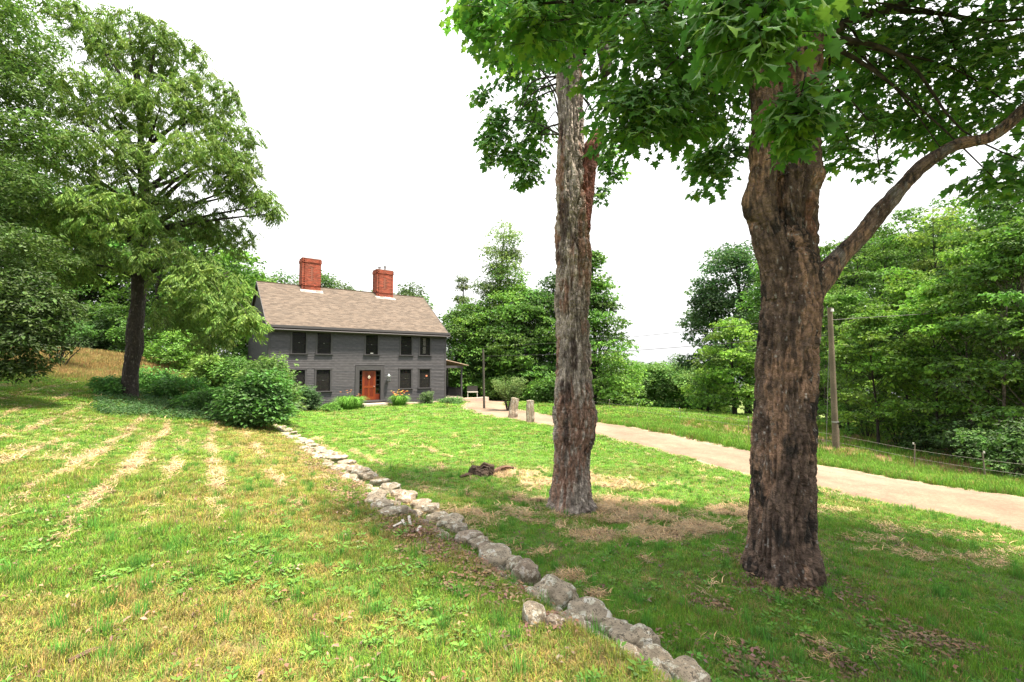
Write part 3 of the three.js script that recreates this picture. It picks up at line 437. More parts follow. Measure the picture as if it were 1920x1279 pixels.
CL.ash = (() => { const r = rng(8), pos = []; for (let b = 0; b < 4; b++) { const q = r() * 6.283, out = V(Math.cos(q), -0.35 - r() * 0.5, Math.sin(q)).normalize(), st = V((r() - 0.5) * 0.3, (r() - 0.5) * 0.25, (r() - 0.5) * 0.3), L = 0.26 + r() * 0.12; for (let k = 0; k < 4; k++) for (const s of [-1, 1]) { const p = st.clone().addScaledVector(out, L * (0.25 + k * 0.22)); p.y -= k * k * 0.008; const side = V(-out.z, 0, out.x).multiplyScalar(s).addScaledVector(out, 0.7); side.y -= 0.45 + r() * 0.4; pos.push(...kite(0.165, 0.055, p.x, p.y, p.z, side, V((r() - 0.5) * 1.2, 1, (r() - 0.5) * 1.2))); } } return toned(pos, 6, 58); })();
const tmpQ = new THREE.Quaternion(), tmpE = new THREE.Euler();
function place(p, r, s, tilt = 0.5) { tmpE.set((r() - 0.5) * tilt * 2, r() * 6.283, (r() - 0.5) * tilt * 2); return new THREE.Matrix4().compose(p, tmpQ.setFromEuler(tmpE), V(s, s * (0.85 + r() * 0.3), s)); }
const tint = (c, r, v = 0.45) => { const k = 1 - v / 2 + r() * v, h = (r() - 0.5) * 0.22; return rgb(c[0] * k * (1 + h), c[1] * k, c[2] * k * (1 - h * 0.5)); };
// leaves on the shell (mostly the upper side) of an ellipsoid, in clumps
function fillBlob(list, r, c, R, n, s, col, { inner = 0.35, tilt = 0.5, low = 0.25 } = {}) {
  for (let i = 0; i < n; i++) {
    const u = r() * 2 - 1, q = r() * 6.283, w = Math.sqrt(1 - u * u), rad = inner + (1 - inner) * Math.pow(r(), 0.4); if (u < -0.3 && r() > low * 2) { i -= 0.5; continue; }
    const p = V(c.x + w * Math.cos(q) * R.x * rad, c.y + u * R.y * rad, c.z + w * Math.sin(q) * R.z * rad); p.x += (r() - 0.5) * 0.12 * R.x; p.z += (r() - 0.5) * 0.12 * R.z; list.push([place(p, r, s * (0.75 + r() * 0.5), tilt), tint(col, r)]);
  }
}
// a whole background tree at its foot
function makeTree(o) {
  const { name = 'broadleaf_tree', label, group, x, d, h, base = 0.25, rad, kind = 'round', leaf = 'broad', col, n = 420, s = 1, seed = 1, lean = 0, trunkR, blobs = 15, flat = 0.62, bark = M.barkFar, stems = 1, category = 'tree', scatter = 0.05, blobK = 0.46 } = o;
  const r = rng(seed * 7919 + 13), y0 = gY(x, d), root = thing(name, label, category, V(x, y0, -d), 0, group), R = trunkR ?? h * 0.014 + 0.05;
  const top = V(lean * h * 0.3 + (r() - 0.5) * h * 0.05, h * 0.94, (r() - 0.5) * h * 0.05), parts = [], axis = (t) => V(top.x * t * t + Math.sin(t * 5 + seed) * 0.02 * h * t, top.y * t, top.z * t);
  for (let st = 0; st < stems; st++) { const off = stems > 1 ? V((r() - 0.5) * 0.7, 0, (r() - 0.5) * 0.5) : V(0, 0, 0), pts = []; for (let k = 0; k <= 5; k++) { const t = k / 5, p = axis(t).addScaledVector(off, 0.4 + t * 2.4); if (!k) p.y -= 0.15; pts.push([p, R * (k === 0 ? 1.25 : 1 - t * 0.9) / (stems > 1 ? 1.3 : 1)]); } parts.push(limbGeo(pts, 8, 14)); }
  const list = [];
  for (let b = 0; b < blobs; b++) {
    const t = (b + 0.5) / blobs, hh = clamp(lerp(base, 0.97, Math.pow(t, 0.9)) + (r() - 0.5) * scatter * 2, base * 0.9, 0.98), q = b * 2.4 + r() * 0.9; const tt = (hh - base) / (1 - base);
    const env = kind === 'cone' ? (1 - tt) * 0.95 + 0.08 : kind === 'column' ? 0.55 + 0.45 * Math.sin(Math.PI * clamp(tt * 0.9 + 0.12)) - 0.25 * tt : kind === 'vase' ? 0.45 + 0.6 * tt : Math.sqrt(Math.max(0.06, 1 - (tt * 1.75 - 0.72) ** 2 * 0.9));
    const br = rad * (kind === 'cone' ? 0.5 * env + 0.12 : blobK) * (0.75 + r() * 0.5), out = Math.max(0, rad * env - br * 0.55) * (0.55 + r() * 0.5), ax = axis(hh), c = V(ax.x + Math.cos(q) * out, ax.y, ax.z + Math.sin(q) * out);
    const st = axis(Math.max(base * 0.8, hh - 0.16)); parts.push(limbGeo([[st, R * 0.3], [st.clone().lerp(c, 0.55).add(V(0, -0.06 * out, 0)), R * 0.18], [c, R * 0.05]], 5, 5));
    const v = 0.6 + r() * 0.85, bc = [col[0] * v * (0.9 + r() * 0.25), col[1] * v, col[2] * v];
    fillBlob(list, r, c, V(br, br * flat, br), Math.round(n / blobs * (0.7 + 0.6 * r())), s, bc, { tilt: leaf === 'plate' ? 0.38 : 0.5 });
  }
  mesh('trunk', merged(parts), bark, root); instances('crown', CL[leaf], M.leaf, list, root); return root;
}
function makeShrub(o) {                                                // many stems from the ground, leaves to the foot
  const { name = 'shrub', label, p, w, h, leaf = 'bush', col, n = 260, s = 1, seed = 1, blobs = 9, category = 'shrub', group, depth = 1 } = o, r = rng(seed * 104729 + 5), root = thing(name, label, category, p, 0, group), list = [], stems = [];
  for (let b = 0; b < blobs; b++) {
    const q = b * 2.4 + r(), t = (b + 0.6) / blobs, c = V(Math.cos(q) * w * 0.33 * Math.sqrt(1.1 - t * 0.8), h * (0.2 + 0.62 * t), Math.sin(q) * w * 0.33 * depth * Math.sqrt(1.1 - t * 0.8)), br = w * 0.22 * (0.6 + r() * 0.75); c.x += (r() - 0.5) * w * 0.22; c.z += (r() - 0.5) * w * 0.22; c.y = Math.max(h * 0.12, c.y + (r() - 0.5) * h * 0.22);
    stems.push(limbGeo([[V(c.x * 0.15, -0.08, c.z * 0.15), 0.022], [V(c.x * 0.5, c.y * 0.5, c.z * 0.5), 0.014], [c, 0.006]], 5, 5)); const v = 0.72 + r() * 0.6;
    fillBlob(list, r, c, V(br, Math.min(br, h * 0.3), br), Math.round(n / blobs), s, [col[0] * v, col[1] * v, col[2] * v], { inner: 0.45, low: 0.45 });
  }
  mesh('stem', merged(stems), M.barkFar, root); instances('foliage', CL[leaf], M.leaf, list, root); return root;
}

// ------------------------------------------------------------------ the two old maples in front
const LEAVES = [[0.1, 0.29, 0.03], [0.08, 0.24, 0.032], [0.14, 0.33, 0.035], [0.06, 0.19, 0.03], [0.18, 0.35, 0.04], [0.085, 0.22, 0.045]];
const leafMats = LEAVES.map((c) => { const m = leafMat(0.5); m.color = rgb(...c); return m; });
// sprays of maple leaves: twig in a blob given by pixel centre, pixel radii and distance
function mapleBlob(out, twigs, r, [px, py, rx, ry, d, dr, n, size], limbEnd, hang = 0.6) {
  const c = pix(px, py, d), k = d / F;
  for (let i = 0; i < n; i++) {
    const u = r() * 2 - 1, q = r() * 6.283, w = Math.sqrt(1 - u * u), rad = Math.pow(r(), 0.45), e = V(c.x + w * Math.cos(q) * rx * k * rad, c.y + u * ry * k * rad, c.z + w * Math.sin(q) * dr * rad), out0 = e.clone().sub(c); out0.y = 0; if (out0.lengthSq() < 1e-4) out0.set(1, 0, 0); out0.normalize();
    const m = 4 + Math.floor(r() * 4), tone = Math.floor(r() * 6), L = 0.2 + r() * 0.16, t0 = e.clone().addScaledVector(out0, -L); t0.y += 0.05;
    if (r() < 0.55) twigs.push(limbGeo([[t0, 0.0045], [e, 0.0022]], 4, 2));
    for (let j = 0; j < m; j++) {
      const p = t0.clone().lerp(e, 0.15 + 0.85 * j / (m - 1)), side = V(-out0.z, 0, out0.x).multiplyScalar((j % 2 ? 1 : -1) * (0.5 + r() * 0.7)), tip = out0.clone().multiplyScalar(0.4 + r() * 0.5).add(side); tip.y = -hang * (0.4 + r()); tip.normalize();
      const st = 0.05 + r() * 0.03; p.addScaledVector(tip, st);
      const nrm = V((r() - 0.5) * 0.9, 0.75 + r() * 0.5, (r() - 0.5) * 0.9).addScaledVector(out0, 0.35); nrm.addScaledVector(tip, -nrm.dot(tip)).normalize(); const xs = tip.clone().cross(nrm), s = size * (0.65 + r() * 0.6), mm = new THREE.Matrix4().makeBasis(xs.multiplyScalar(s), tip.clone().multiplyScalar(s), nrm.multiplyScalar(s)); mm.setPosition(p); out.push([mm, r() < 0.7 ? tone : Math.floor(r() * 6), p]);
    }
  }
  if (limbEnd) twigs.push(limbGeo([[limbEnd[0], limbEnd[1]], [limbEnd[0].clone().lerp(c, 0.33).add(V((r() - 0.5) * 0.3, 0.22, (r() - 0.5) * 0.3)), limbEnd[1] * 0.55], [limbEnd[0].clone().lerp(c, 0.68).add(V((r() - 0.5) * 0.35, 0.2 * r(), (r() - 0.5) * 0.3)), limbEnd[1] * 0.3], [c, 0.006]], 6, 12));
}
function leavesOn(root, all, keep) {                                   // the largest ones in view are meshes of their own, the rest one mass
  const o = root.position, cam = camera.position, seen = [], rest = [];
  const proj = camera.clone(); proj.aspect = 1024 / 682; proj.updateProjectionMatrix(); proj.updateMatrixWorld(true);
  for (const L of all) { const v = L[2].clone().project(proj); (L[2].z < -0.5 && Math.abs(v.x) < 1 && Math.abs(v.y) < 1 ? seen : rest).push(L); }
  seen.sort((a, b) => a[2].distanceTo(cam) - b[2].distanceTo(cam)); const T = new THREE.Matrix4().makeTranslation(-o.x, -o.y, -o.z);
  for (const [mm, t] of seen.slice(0, keep)) { const m = mesh('leaf', mapleLeaf, leafMats[t], root); m.matrix.multiplyMatrices(T, mm); m.matrix.decompose(m.position, m.quaternion, m.scale); }
  instances('foliage', mapleLeaf, M.leaf, [...seen.slice(keep), ...rest].map(([mm, t]) => [new THREE.Matrix4().multiplyMatrices(T, mm), rgb(...LEAVES[t])]), root);
}
{ // maple with the long side limb
  const D = 4.9, foot = pix(1465, 1075, D), root = thing('maple_tree', 'big dark-barked maple with a long limb arching out to one side', 'tree', V(foot.x, gY(foot.x, D) - 0.02, -D)), o = root.position;
  const rows = outline([[1112, 1406, 1526], [1060, 1409, 1525], [1000, 1413, 1515], [900, 1416, 1515], [800, 1418, 1518], [700, 1422, 1522], [640, 1425, 1524], [580, 1430, 1530], [530, 1431, 1528], [490, 1432, 1521], [450, 1446, 1510], [410, 1466, 1490]], D);
  mesh('trunk', trunkGeo(toLocal(rows, o), 230, 520, { ridge: 0.032, freq: 22, seed: 2, flare: 0.17, shade: darkBark }), barkMat, root);
  const stemA = outline([[560, 1432, 1490], [480, 1421, 1478], [430, 1409, 1462], [395, 1397, 1455], [375, 1394, 1452], [340, 1402, 1452], [280, 1407, 1456], [200, 1411, 1462], [120, 1401, 1452], [40, 1420, 1470], [-60, 1430, 1474], [-240, 1400, 1435], [-500, 1370, 1390]], D - 0.06);
  mesh('limb', trunkGeo(toLocal(stemA, o), 130, 330, { ridge: 0.028, freq: 17, seed: 5, shade: darkBark }), barkMat, root);
  const stemB = outline([[560, 1447, 1532], [480, 1450, 1529], [430, 1453, 1529], [360, 1452, 1530], [338, 1450, 1538], [320, 1452, 1534], [260, 1455, 1534], [180, 1462, 1532], [80, 1480, 1536], [-60, 1500, 1550], [-300, 1530, 1565], [-560, 1560, 1580]], D + 0.05);
  mesh('limb', trunkGeo(toLocal(stemB, o), 150, 330, { ridge: 0.034, freq: 17, seed: 9, shade: (x, y, z) => { const c = darkBark(x, y, z); return mix3(c, [0.3, 0.13, 0.075], 0.6 * thr(fbm(x * 5, y * 1.2, z * 5 + 4, 3), 0.52, 0.64)); } }), barkMat, root);
  const L = [[1505, 560, 26, 4.85], [1540, 522, 22, 4.85], [1570, 488, 17, 4.84], [1610, 447, 16, 4.8], [1650, 398, 16, 4.75], [1700, 340, 14, 4.7], [1740, 303, 13, 4.65], [1795, 272, 12, 4.6], [1850, 260, 11, 4.55], [1895, 228, 11, 4.5], [1945, 180, 10, 4.45], [2040, 90, 8, 4.4], [2200, 10, 4, 4.3]].map(([x, y, r, d]) => [pix(x, y, d).sub(o), r * d / F]);
  mesh('limb', trunkGeo(L, 90, 380, { ridge: 0.014, freq: 16, seed: 21, shade: (x, y, z) => mix3(darkBark(x * 1.4, y, z * 1.4), [0.3, 0.27, 0.24], 0.6 * thr(fbm(x * 8, y * 3, z * 8 + 9, 3), 0.52, 0.62)) }), barkMat, root, 'long bent side limb');
  const twigs = [], out = [], r = rng(77), J = (px, py, d, R) => [pix(px, py, d), R];
  const B = [ // px, py, rx, ry, distance, depth radius, sprays, leaf size
    [1430, 60, 130, 80, 2.9, 0.4, 44, 0.108], [1360, 50, 90, 55, 3, 0.35, 24, 0.108], [1500, 190, 75, 60, 3.2, 0.4, 26, 0.108], [1490, 250, 65, 45, 3.4, 0.3, 18, 0.108], [1450, -40, 260, 60, 3, 0.6, 50, 0.108],
    [1225, 100, 190, 80, 4.6, 0.9, 130, 0.1], [1195, 210, 120, 55, 4.6, 0.5, 66, 0.1], [1000, 40, 160, 60, 5, 0.9, 130, 0.1], [900, 20, 70, 60, 5.2, 0.6, 44, 0.1], [1080, -5, 140, 45, 5.1, 0.9, 55, 0.1], [1280, 210, 110, 60, 4.9, 0.7, 90, 0.1], [1340, 150, 110, 90, 5.2, 0.8, 90, 0.1], [1230, 0, 240, 90, 5, 1.2, 150, 0.1], [1180, 260, 80, 40, 4.9, 0.5, 34, 0.1],
    [1340, 320, 60, 50, 6.4, 0.5, 44, 0.1], [1310, 300, 45, 40, 6.6, 0.4, 22, 0.1], [1375, 270, 45, 60, 6.2, 0.5, 30, 0.1],
    [1640, 150, 140, 120, 5.8, 1, 136, 0.1], [1780, 140, 160, 120, 5.6, 1.2, 151, 0.1], [1590, 260, 60, 60, 5.9, 0.6, 43, 0.1], [1680, 60, 180, 80, 5.6, 1.2, 108, 0.1], [1860, 60, 150, 110, 5.2, 1.2, 108, 0.1], [1900, 200, 90, 90, 5.4, 0.8, 64, 0.1], [1740, 240, 110, 45, 6, 0.7, 64, 0.1], [1650, 320, 40, 30, 6, 0.3, 11, 0.1], [1870, 340, 70, 40, 5.4, 0.5, 33, 0.1], [1780, 300, 30, 14, 5.4, 0.2, 3, 0.1], [1560, 60, 110, 90, 5.2, 0.8, 57, 0.1], [1960, 320, 80, 90, 5.2, 0.8, 43, 0.1],
  ];
  const from = [J(1440, 30, 4.85, 0.03), J(1510, 60, 4.95, 0.035), J(1470, -60, 4.9, 0.03)];
  B.forEach((b, i) => mapleBlob(out, twigs, r, b, from[i % 3], b[4] < 3.6 ? 0.9 : 0.55));
  for (const pts of [[[1440, 60, 4.85, 0.05], [1330, 30, 4.8, 0.042], [1240, 8, 4.8, 0.032], [1120, 0, 4.9, 0.022], [980, 10, 5.0, 0.01]], [[1510, 120, 4.95, 0.075], [1560, 60, 5.0, 0.06], [1620, 30, 5.1, 0.05], [1700, 5, 5.2, 0.04], [1820, -60, 5.3, 0.02]], [[1660, 20, 5.15, 0.035], [1760, 25, 5.2, 0.025], [1860, 40, 5.2, 0.02], [1960, 30, 5.2, 0.01]], [[1760, 25, 5.2, 0.016], [1790, 90, 5.25, 0.012], [1820, 160, 5.3, 0.006]], [[1420, 130, 4.85, 0.05], [1405, 90, 4.8, 0.05], [1400, 30, 4.75, 0.04], [1370, -60, 4.6, 0.02]]]) twigs.push(limbGeo(pts.map(([x, y, d, R]) => [pix(x, y, d), R]), 7, 16));
  // the part of the crown above the picture, which shades the ground here
  const up = [], r2 = rng(78); for (const [x, y, d, R, n] of [[3.4, 8.4, 4.8, 2.4, 420], [6.4, 6.6, 2.6, 2.0, 400], [7.0, 8.0, 5.0, 2.0, 300], [4.6, 6.2, 1.2, 1.9, 360], [4.8, 10.2, 5, 2.2, 260], [7.6, 5.6, 0.6, 1.9, 360], [9.2, 6.6, 2.6, 1.8, 300]]) { const c = V(x, y, -d); fillBlob(up, r2, c.clone().sub(o), V(R, R * 0.55, R), n, 1.15, [0.065, 0.22, 0.03], { inner: 0.1 }); twigs.push(limbGeo([[pix(1490, -60, 4.9), 0.09], [pix(1490, -60, 4.9).lerp(c, 0.5), 0.06], [c, 0.015]], 6, 8)); }
  mesh('branch', merged(twigs).translate(-o.x, -o.y, -o.z), M.barkFar, root); leavesOn(root, out, 290); instances('crown', CL.broad, M.leaf, up, root);
}
{ // maple with the broken top
  const D = 8.0, foot = pix(1075, 945, D), root = thing('maple_tree', 'grey shaggy-barked old maple with a broken top and swollen trunk', 'tree', V(foot.x, gY(foot.x, D) - 0.02, -D)), o = root.position;
  const rows = outline([[965, 1034, 1116], [925, 1037, 1106], [890, 1039, 1104], [850, 1040, 1104], [810, 1038, 1113], [780, 1036, 1117], [750, 1039, 1113], [700, 1043, 1109], [640, 1043, 1105], [590, 1040, 1104], [565, 1039, 1105], [520, 1044, 1105], [480, 1044, 1106], [430, 1044, 1104], [380, 1045, 1102], [320, 1045, 1098], [250, 1045, 1094], [180, 1045, 1092], [120, 1046, 1090], [70, 1050, 1084]], D);
  mesh('trunk', trunkGeo(toLocal(rows, o), 200, 560, { ridge: 0.045, freq: 13, seed: 14, flare: 0.26, shade: greyBark, plates: 0.022 }), barkMat, root);
  const strip = [[1090, 430, 18, 8], [1094, 380, 17, 7.98], [1101, 320, 15, 7.96], [1110, 275, 16, 7.95], [1118, 256, 14, 7.95], [1124, 244, 6, 7.95]].map(([x, y, r, d]) => [pix(x, y, d).sub(o), r * d / F]);
  mesh('split_limb', trunkGeo(strip, 80, 130, { ridge: 0.03, freq: 12, seed: 31, shade: (x, y, z) => mix3([0.3, 0.085, 0.045], [0.13, 0.07, 0.055], fbm(x * 9, y * 3, z * 9, 3)) }), barkMat, root, 'torn reddish side limb');
  const fork = [[1094, 96, 8, 8], [1110, 82, 9, 8.02], [1124, 84, 10, 8.04], [1134, 100, 14, 8.04], [1136, 130, 12, 8.04], [1134, 145, 4, 8.04]].map(([x, y, r, d]) => [pix(x, y, d).sub(o), r * d / F]);
  mesh('broken_fork', trunkGeo(fork, 60, 90, { ridge: 0.02, freq: 12, seed: 41, shade: (x, y, z) => mix3([0.14, 0.11, 0.1], [0.06, 0.045, 0.05], fbm(x * 9, y * 3, z * 9, 3)) }), barkMat, root);
  const twigs = [], out = [], r = rng(177), j = [pix(1050, 230, D), 0.05];
  for (const b of [[960, 130, 70, 40, 8.6, 0.6, 42, 0.105], [1000, 190, 55, 60, 8.6, 0.6, 60, 0.105], [940, 240, 45, 40, 8.4, 0.5, 34, 0.105], [925, 225, 30, 28, 8.4, 0.4, 16, 0.105], [1000, 260, 50, 40, 8.5, 0.5, 44, 0.105], [990, 315, 45, 25, 8.4, 0.4, 30, 0.105], [920, 295, 28, 22, 8.3, 0.3, 14, 0.105], [1005, 110, 40, 45, 8.8, 0.5, 30, 0.105], [930, 100, 50, 40, 8.8, 0.5, 34, 0.105], [905, 175, 24, 26, 8.6, 0.3, 14, 0.105], [960, 290, 40, 30, 8.4, 0.4, 26, 0.105], [985, 335, 30, 18, 8.3, 0.3, 14, 0.105], [915, 265, 26, 30, 8.3, 0.3, 16, 0.105]]) mapleBlob(out, twigs, r, b, [pix(1050, 120 + r() * 170, D), 0.02], 0.6);
  for (const b of [[1140, 300, 35, 40, 8.5, 0.4, 30, 0.1], [1150, 330, 25, 22, 8.5, 0.3, 16, 0.1], [1130, 365, 18, 22, 8.3, 0.2, 10, 0.1], [1140, 190, 45, 60, 8.9, 0.4, 34, 0.105], [1100, 40, 110, 60, 8.8, 0.8, 90, 0.105]]) mapleBlob(out, twigs, r, b, [pix(1085, 150 + r() * 160, D), 0.02], 0.6);
  const up = [], r2 = rng(178), c0 = V(0.8, 9.6, -8.6); for (const [x, y, d, R, n] of [[0.9, 9.2, 8.9, 1.3, 120]]) { const c = V(x, y, -d); fillBlob(up, r2, c.clone().sub(o), V(R, R * 0.6, R), n, 1.05, [0.06, 0.2, 0.03], { inner: 0.1 }); twigs.push(limbGeo([[pix(1068, 80, D), 0.1], [c, 0.02]], 6, 5)); }
  mesh('branch', merged(twigs).translate(-o.x, -o.y, -o.z), M.barkFar, root); leavesOn(root, out, 280); instances('crown', CL.broad, M.leaf, up, root);
}

// ------------------------------------------------------------------ the ash by the meadow and the tree beyond it
function pixelTree(name, label, foot, trunkRows, limbs, blobs, leaf, s, col, seed, trunkOpt) {
  const root = thing(name, label, 'tree', foot), o = foot, r = rng(seed), list = [], br = [];
  if (trunkRows) mesh('trunk', trunkGeo(toLocal(trunkRows, o), 90, 200, trunkOpt), barkMat, root);
  for (const pts of limbs) br.push(limbGeo(pts.map(([x, y, d, R]) => [pix(x, y, d).sub(o), R]), 7, 12));
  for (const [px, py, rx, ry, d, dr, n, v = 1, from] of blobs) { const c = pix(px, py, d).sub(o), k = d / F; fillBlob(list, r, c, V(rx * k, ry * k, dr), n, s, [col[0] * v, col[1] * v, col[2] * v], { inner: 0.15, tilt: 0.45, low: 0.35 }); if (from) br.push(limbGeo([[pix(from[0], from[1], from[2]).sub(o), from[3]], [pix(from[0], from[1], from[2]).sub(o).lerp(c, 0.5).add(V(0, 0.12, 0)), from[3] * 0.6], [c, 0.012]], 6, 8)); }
  if (br.length) mesh('branch', merged(br), M.barkFar, root); instances('crown', CL[leaf], M.leaf, list, root); return root;
}
{
  const D = 18, f = onGround(241, 745), D1 = -f.z;
  const rows = outline([[756, 226, 258], [735, 230, 256], [700, 232, 257], [650, 238, 265], [600, 243, 269], [560, 248, 271], [500, 250, 276], [440, 255, 277], [380, 260, 277], [300, 265, 279]], D1);
  const T = (y, R = 0.09) => [lerp(268, 258, clamp((y - 300) / 200)), y, D1, R];
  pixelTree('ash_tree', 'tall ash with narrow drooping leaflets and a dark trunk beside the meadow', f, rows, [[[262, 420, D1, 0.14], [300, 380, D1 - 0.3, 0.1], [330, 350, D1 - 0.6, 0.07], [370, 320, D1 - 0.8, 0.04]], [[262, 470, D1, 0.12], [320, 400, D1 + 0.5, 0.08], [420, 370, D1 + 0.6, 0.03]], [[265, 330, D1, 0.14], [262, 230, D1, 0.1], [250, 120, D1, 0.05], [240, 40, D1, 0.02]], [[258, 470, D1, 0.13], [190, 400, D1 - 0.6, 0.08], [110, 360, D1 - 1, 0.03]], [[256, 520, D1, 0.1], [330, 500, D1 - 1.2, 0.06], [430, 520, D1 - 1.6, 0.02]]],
    [ // px, py, rx, ry, distance, depth radius, clumps, tone, limb start
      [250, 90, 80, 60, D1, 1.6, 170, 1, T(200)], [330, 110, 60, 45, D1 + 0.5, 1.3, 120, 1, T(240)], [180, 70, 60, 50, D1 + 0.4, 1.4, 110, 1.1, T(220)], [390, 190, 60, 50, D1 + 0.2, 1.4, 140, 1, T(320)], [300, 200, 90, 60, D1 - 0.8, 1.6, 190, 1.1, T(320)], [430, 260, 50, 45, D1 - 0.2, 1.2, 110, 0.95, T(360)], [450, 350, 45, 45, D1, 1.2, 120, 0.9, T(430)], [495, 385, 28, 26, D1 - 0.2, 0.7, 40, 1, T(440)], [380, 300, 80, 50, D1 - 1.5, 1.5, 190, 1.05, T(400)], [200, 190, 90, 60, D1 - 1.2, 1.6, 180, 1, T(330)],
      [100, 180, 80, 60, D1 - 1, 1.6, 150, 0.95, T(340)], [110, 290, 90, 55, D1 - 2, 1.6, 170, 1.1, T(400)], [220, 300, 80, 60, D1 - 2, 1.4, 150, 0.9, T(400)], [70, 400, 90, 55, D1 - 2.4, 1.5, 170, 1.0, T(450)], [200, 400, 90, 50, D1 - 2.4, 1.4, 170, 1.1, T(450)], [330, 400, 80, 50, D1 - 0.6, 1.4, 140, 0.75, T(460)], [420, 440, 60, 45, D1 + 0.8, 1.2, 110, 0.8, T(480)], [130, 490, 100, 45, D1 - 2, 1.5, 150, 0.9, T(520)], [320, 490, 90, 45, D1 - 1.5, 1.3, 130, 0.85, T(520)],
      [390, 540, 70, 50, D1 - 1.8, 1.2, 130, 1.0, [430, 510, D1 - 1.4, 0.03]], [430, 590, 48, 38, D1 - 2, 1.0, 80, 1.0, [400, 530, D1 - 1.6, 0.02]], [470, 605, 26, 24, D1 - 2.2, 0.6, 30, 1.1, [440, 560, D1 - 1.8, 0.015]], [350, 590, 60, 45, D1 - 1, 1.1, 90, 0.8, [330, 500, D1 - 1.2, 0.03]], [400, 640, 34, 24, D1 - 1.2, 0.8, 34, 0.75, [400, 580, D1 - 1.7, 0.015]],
      [20, 80, 70, 70, D1 + 1, 1.7, 130, 1.1, T(300)], [140, 30, 40, 30, D1, 0.9, 50, 1, T(200)], [430, 170, 18, 14, D1, 0.5, 14, 1, T(280)], [300, 55, 30, 22, D1, 0.7, 26, 1, T(200)], [460, 300, 30, 20, D1, 0.7, 28, 1, T(360)], [515, 400, 14, 16, D1 - 0.3, 0.4, 12, 1, T(440)],
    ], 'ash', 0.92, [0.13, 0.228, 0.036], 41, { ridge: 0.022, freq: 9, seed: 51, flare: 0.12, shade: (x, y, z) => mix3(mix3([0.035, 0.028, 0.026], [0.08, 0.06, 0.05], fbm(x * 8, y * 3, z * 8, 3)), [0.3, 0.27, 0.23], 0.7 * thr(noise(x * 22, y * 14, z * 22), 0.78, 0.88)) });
}
{
  const p = V(-19.2, gY(-19.2, 14), -14), T = (x, y) => [x, y, 14, 0.06];
  const rows = [[V(-19.2, p.y - 0.1, -14), 0.26], [V(-19.1, p.y + 1.2, -14), 0.22], [V(-19, p.y + 3, -13.9), 0.19], [V(-19, p.y + 6, -13.9), 0.14], [V(-19, p.y + 10, -13.8), 0.05]];
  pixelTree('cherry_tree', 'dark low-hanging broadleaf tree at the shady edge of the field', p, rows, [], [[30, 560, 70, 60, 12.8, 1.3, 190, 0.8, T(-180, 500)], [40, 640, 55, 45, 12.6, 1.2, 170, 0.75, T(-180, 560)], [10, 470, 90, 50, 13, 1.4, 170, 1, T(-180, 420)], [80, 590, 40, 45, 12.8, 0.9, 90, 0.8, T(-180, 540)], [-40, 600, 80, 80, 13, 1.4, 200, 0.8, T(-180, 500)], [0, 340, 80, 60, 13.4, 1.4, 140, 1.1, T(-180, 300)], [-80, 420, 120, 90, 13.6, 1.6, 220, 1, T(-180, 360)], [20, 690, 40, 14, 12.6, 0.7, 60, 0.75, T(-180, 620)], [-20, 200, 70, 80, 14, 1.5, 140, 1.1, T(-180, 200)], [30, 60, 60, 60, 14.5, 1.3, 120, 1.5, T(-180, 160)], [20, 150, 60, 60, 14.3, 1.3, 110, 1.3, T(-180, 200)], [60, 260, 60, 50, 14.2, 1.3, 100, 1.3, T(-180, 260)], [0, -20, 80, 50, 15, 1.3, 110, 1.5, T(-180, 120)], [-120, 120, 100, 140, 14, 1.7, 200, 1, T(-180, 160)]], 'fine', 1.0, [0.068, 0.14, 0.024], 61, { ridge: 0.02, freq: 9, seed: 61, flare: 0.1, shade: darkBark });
}

// ------------------------------------------------------------------ background trees, placed by their photograph column and distance
const G = [0.088, 0.205, 0.026], GL = [0.125, 0.265, 0.03], GD = [0.05, 0.118, 0.02], GY = [0.15, 0.265, 0.04];
const atCol = (px, d) => (px - 960) / F * d;
const top = (px, py, d) => pix(px, py, d).y - gY(atCol(px, d), d);                                     // height of a tree whose tip shows at a pixel
let sd = 100; const T = (px, d, py, o) => makeTree({ x: atCol(px, d), d, h: top(px, py, d), seed: sd++, ...o });
// woods behind the meadow on the left
for (const [px, d, py, rad, c, leaf] of [[-60, 37, 260, 4.2, GD, 'broad'], [40, 39, 300, 4.2, GD, 'broadB'], [130, 38, 380, 3.8, G, 'broad'], [205, 40, 330, 4.2, GD, 'broadB'], [290, 37, 400, 3.8, G, 'plate'], [370, 41, 420, 4.2, GD, 'broad'], [440, 38, 470, 3.6, G, 'broadB'], [90, 44, 300, 4.6, GD, 'broad'], [250, 46, 330, 4.8, GD, 'broad'], [340, 47, 390, 4.6, GD, 'broadB'], [165, 43, 340, 4.4, GD, 'broad'], [0, 42, 280, 4.4, GD, 'broad'], [490, 44, 520, 3.4, GD, 'broad']])
  T(px, d, py, { name: 'woodland_tree', label: 'dark leafy woodland tree behind the mown meadow', group: 'woods behind the meadow', rad, col: c, leaf, n: 700, base: 0.05, blobs: 22, s: 1.35, scatter: 0.1 });
for (const [px, d, h, w, c] of [[90, 34.5, 2.6, 3, G], [170, 35, 2.6, 3.4, GD], [250, 34.5, 2.6, 3, G], [330, 32, 2.8, 3, GL], [395, 28.5, 2.6, 2.6, GY], [40, 35, 2.8, 3.4, GD], [450, 28.5, 2.8, 2.8, G], [130, 36, 3, 3.4, GD], [215, 36, 3, 3.4, GD]])
  makeShrub({ name: 'woodland_shrub', label: 'leafy shrub under the trees at the far edge of the meadow', group: 'shrubs edging the meadow', p: V(atCol(px, d), gY(atCol(px, d), d), -d), w, h, col: c, n: 330, s: 1.7, seed: sd++, blobs: 10 });
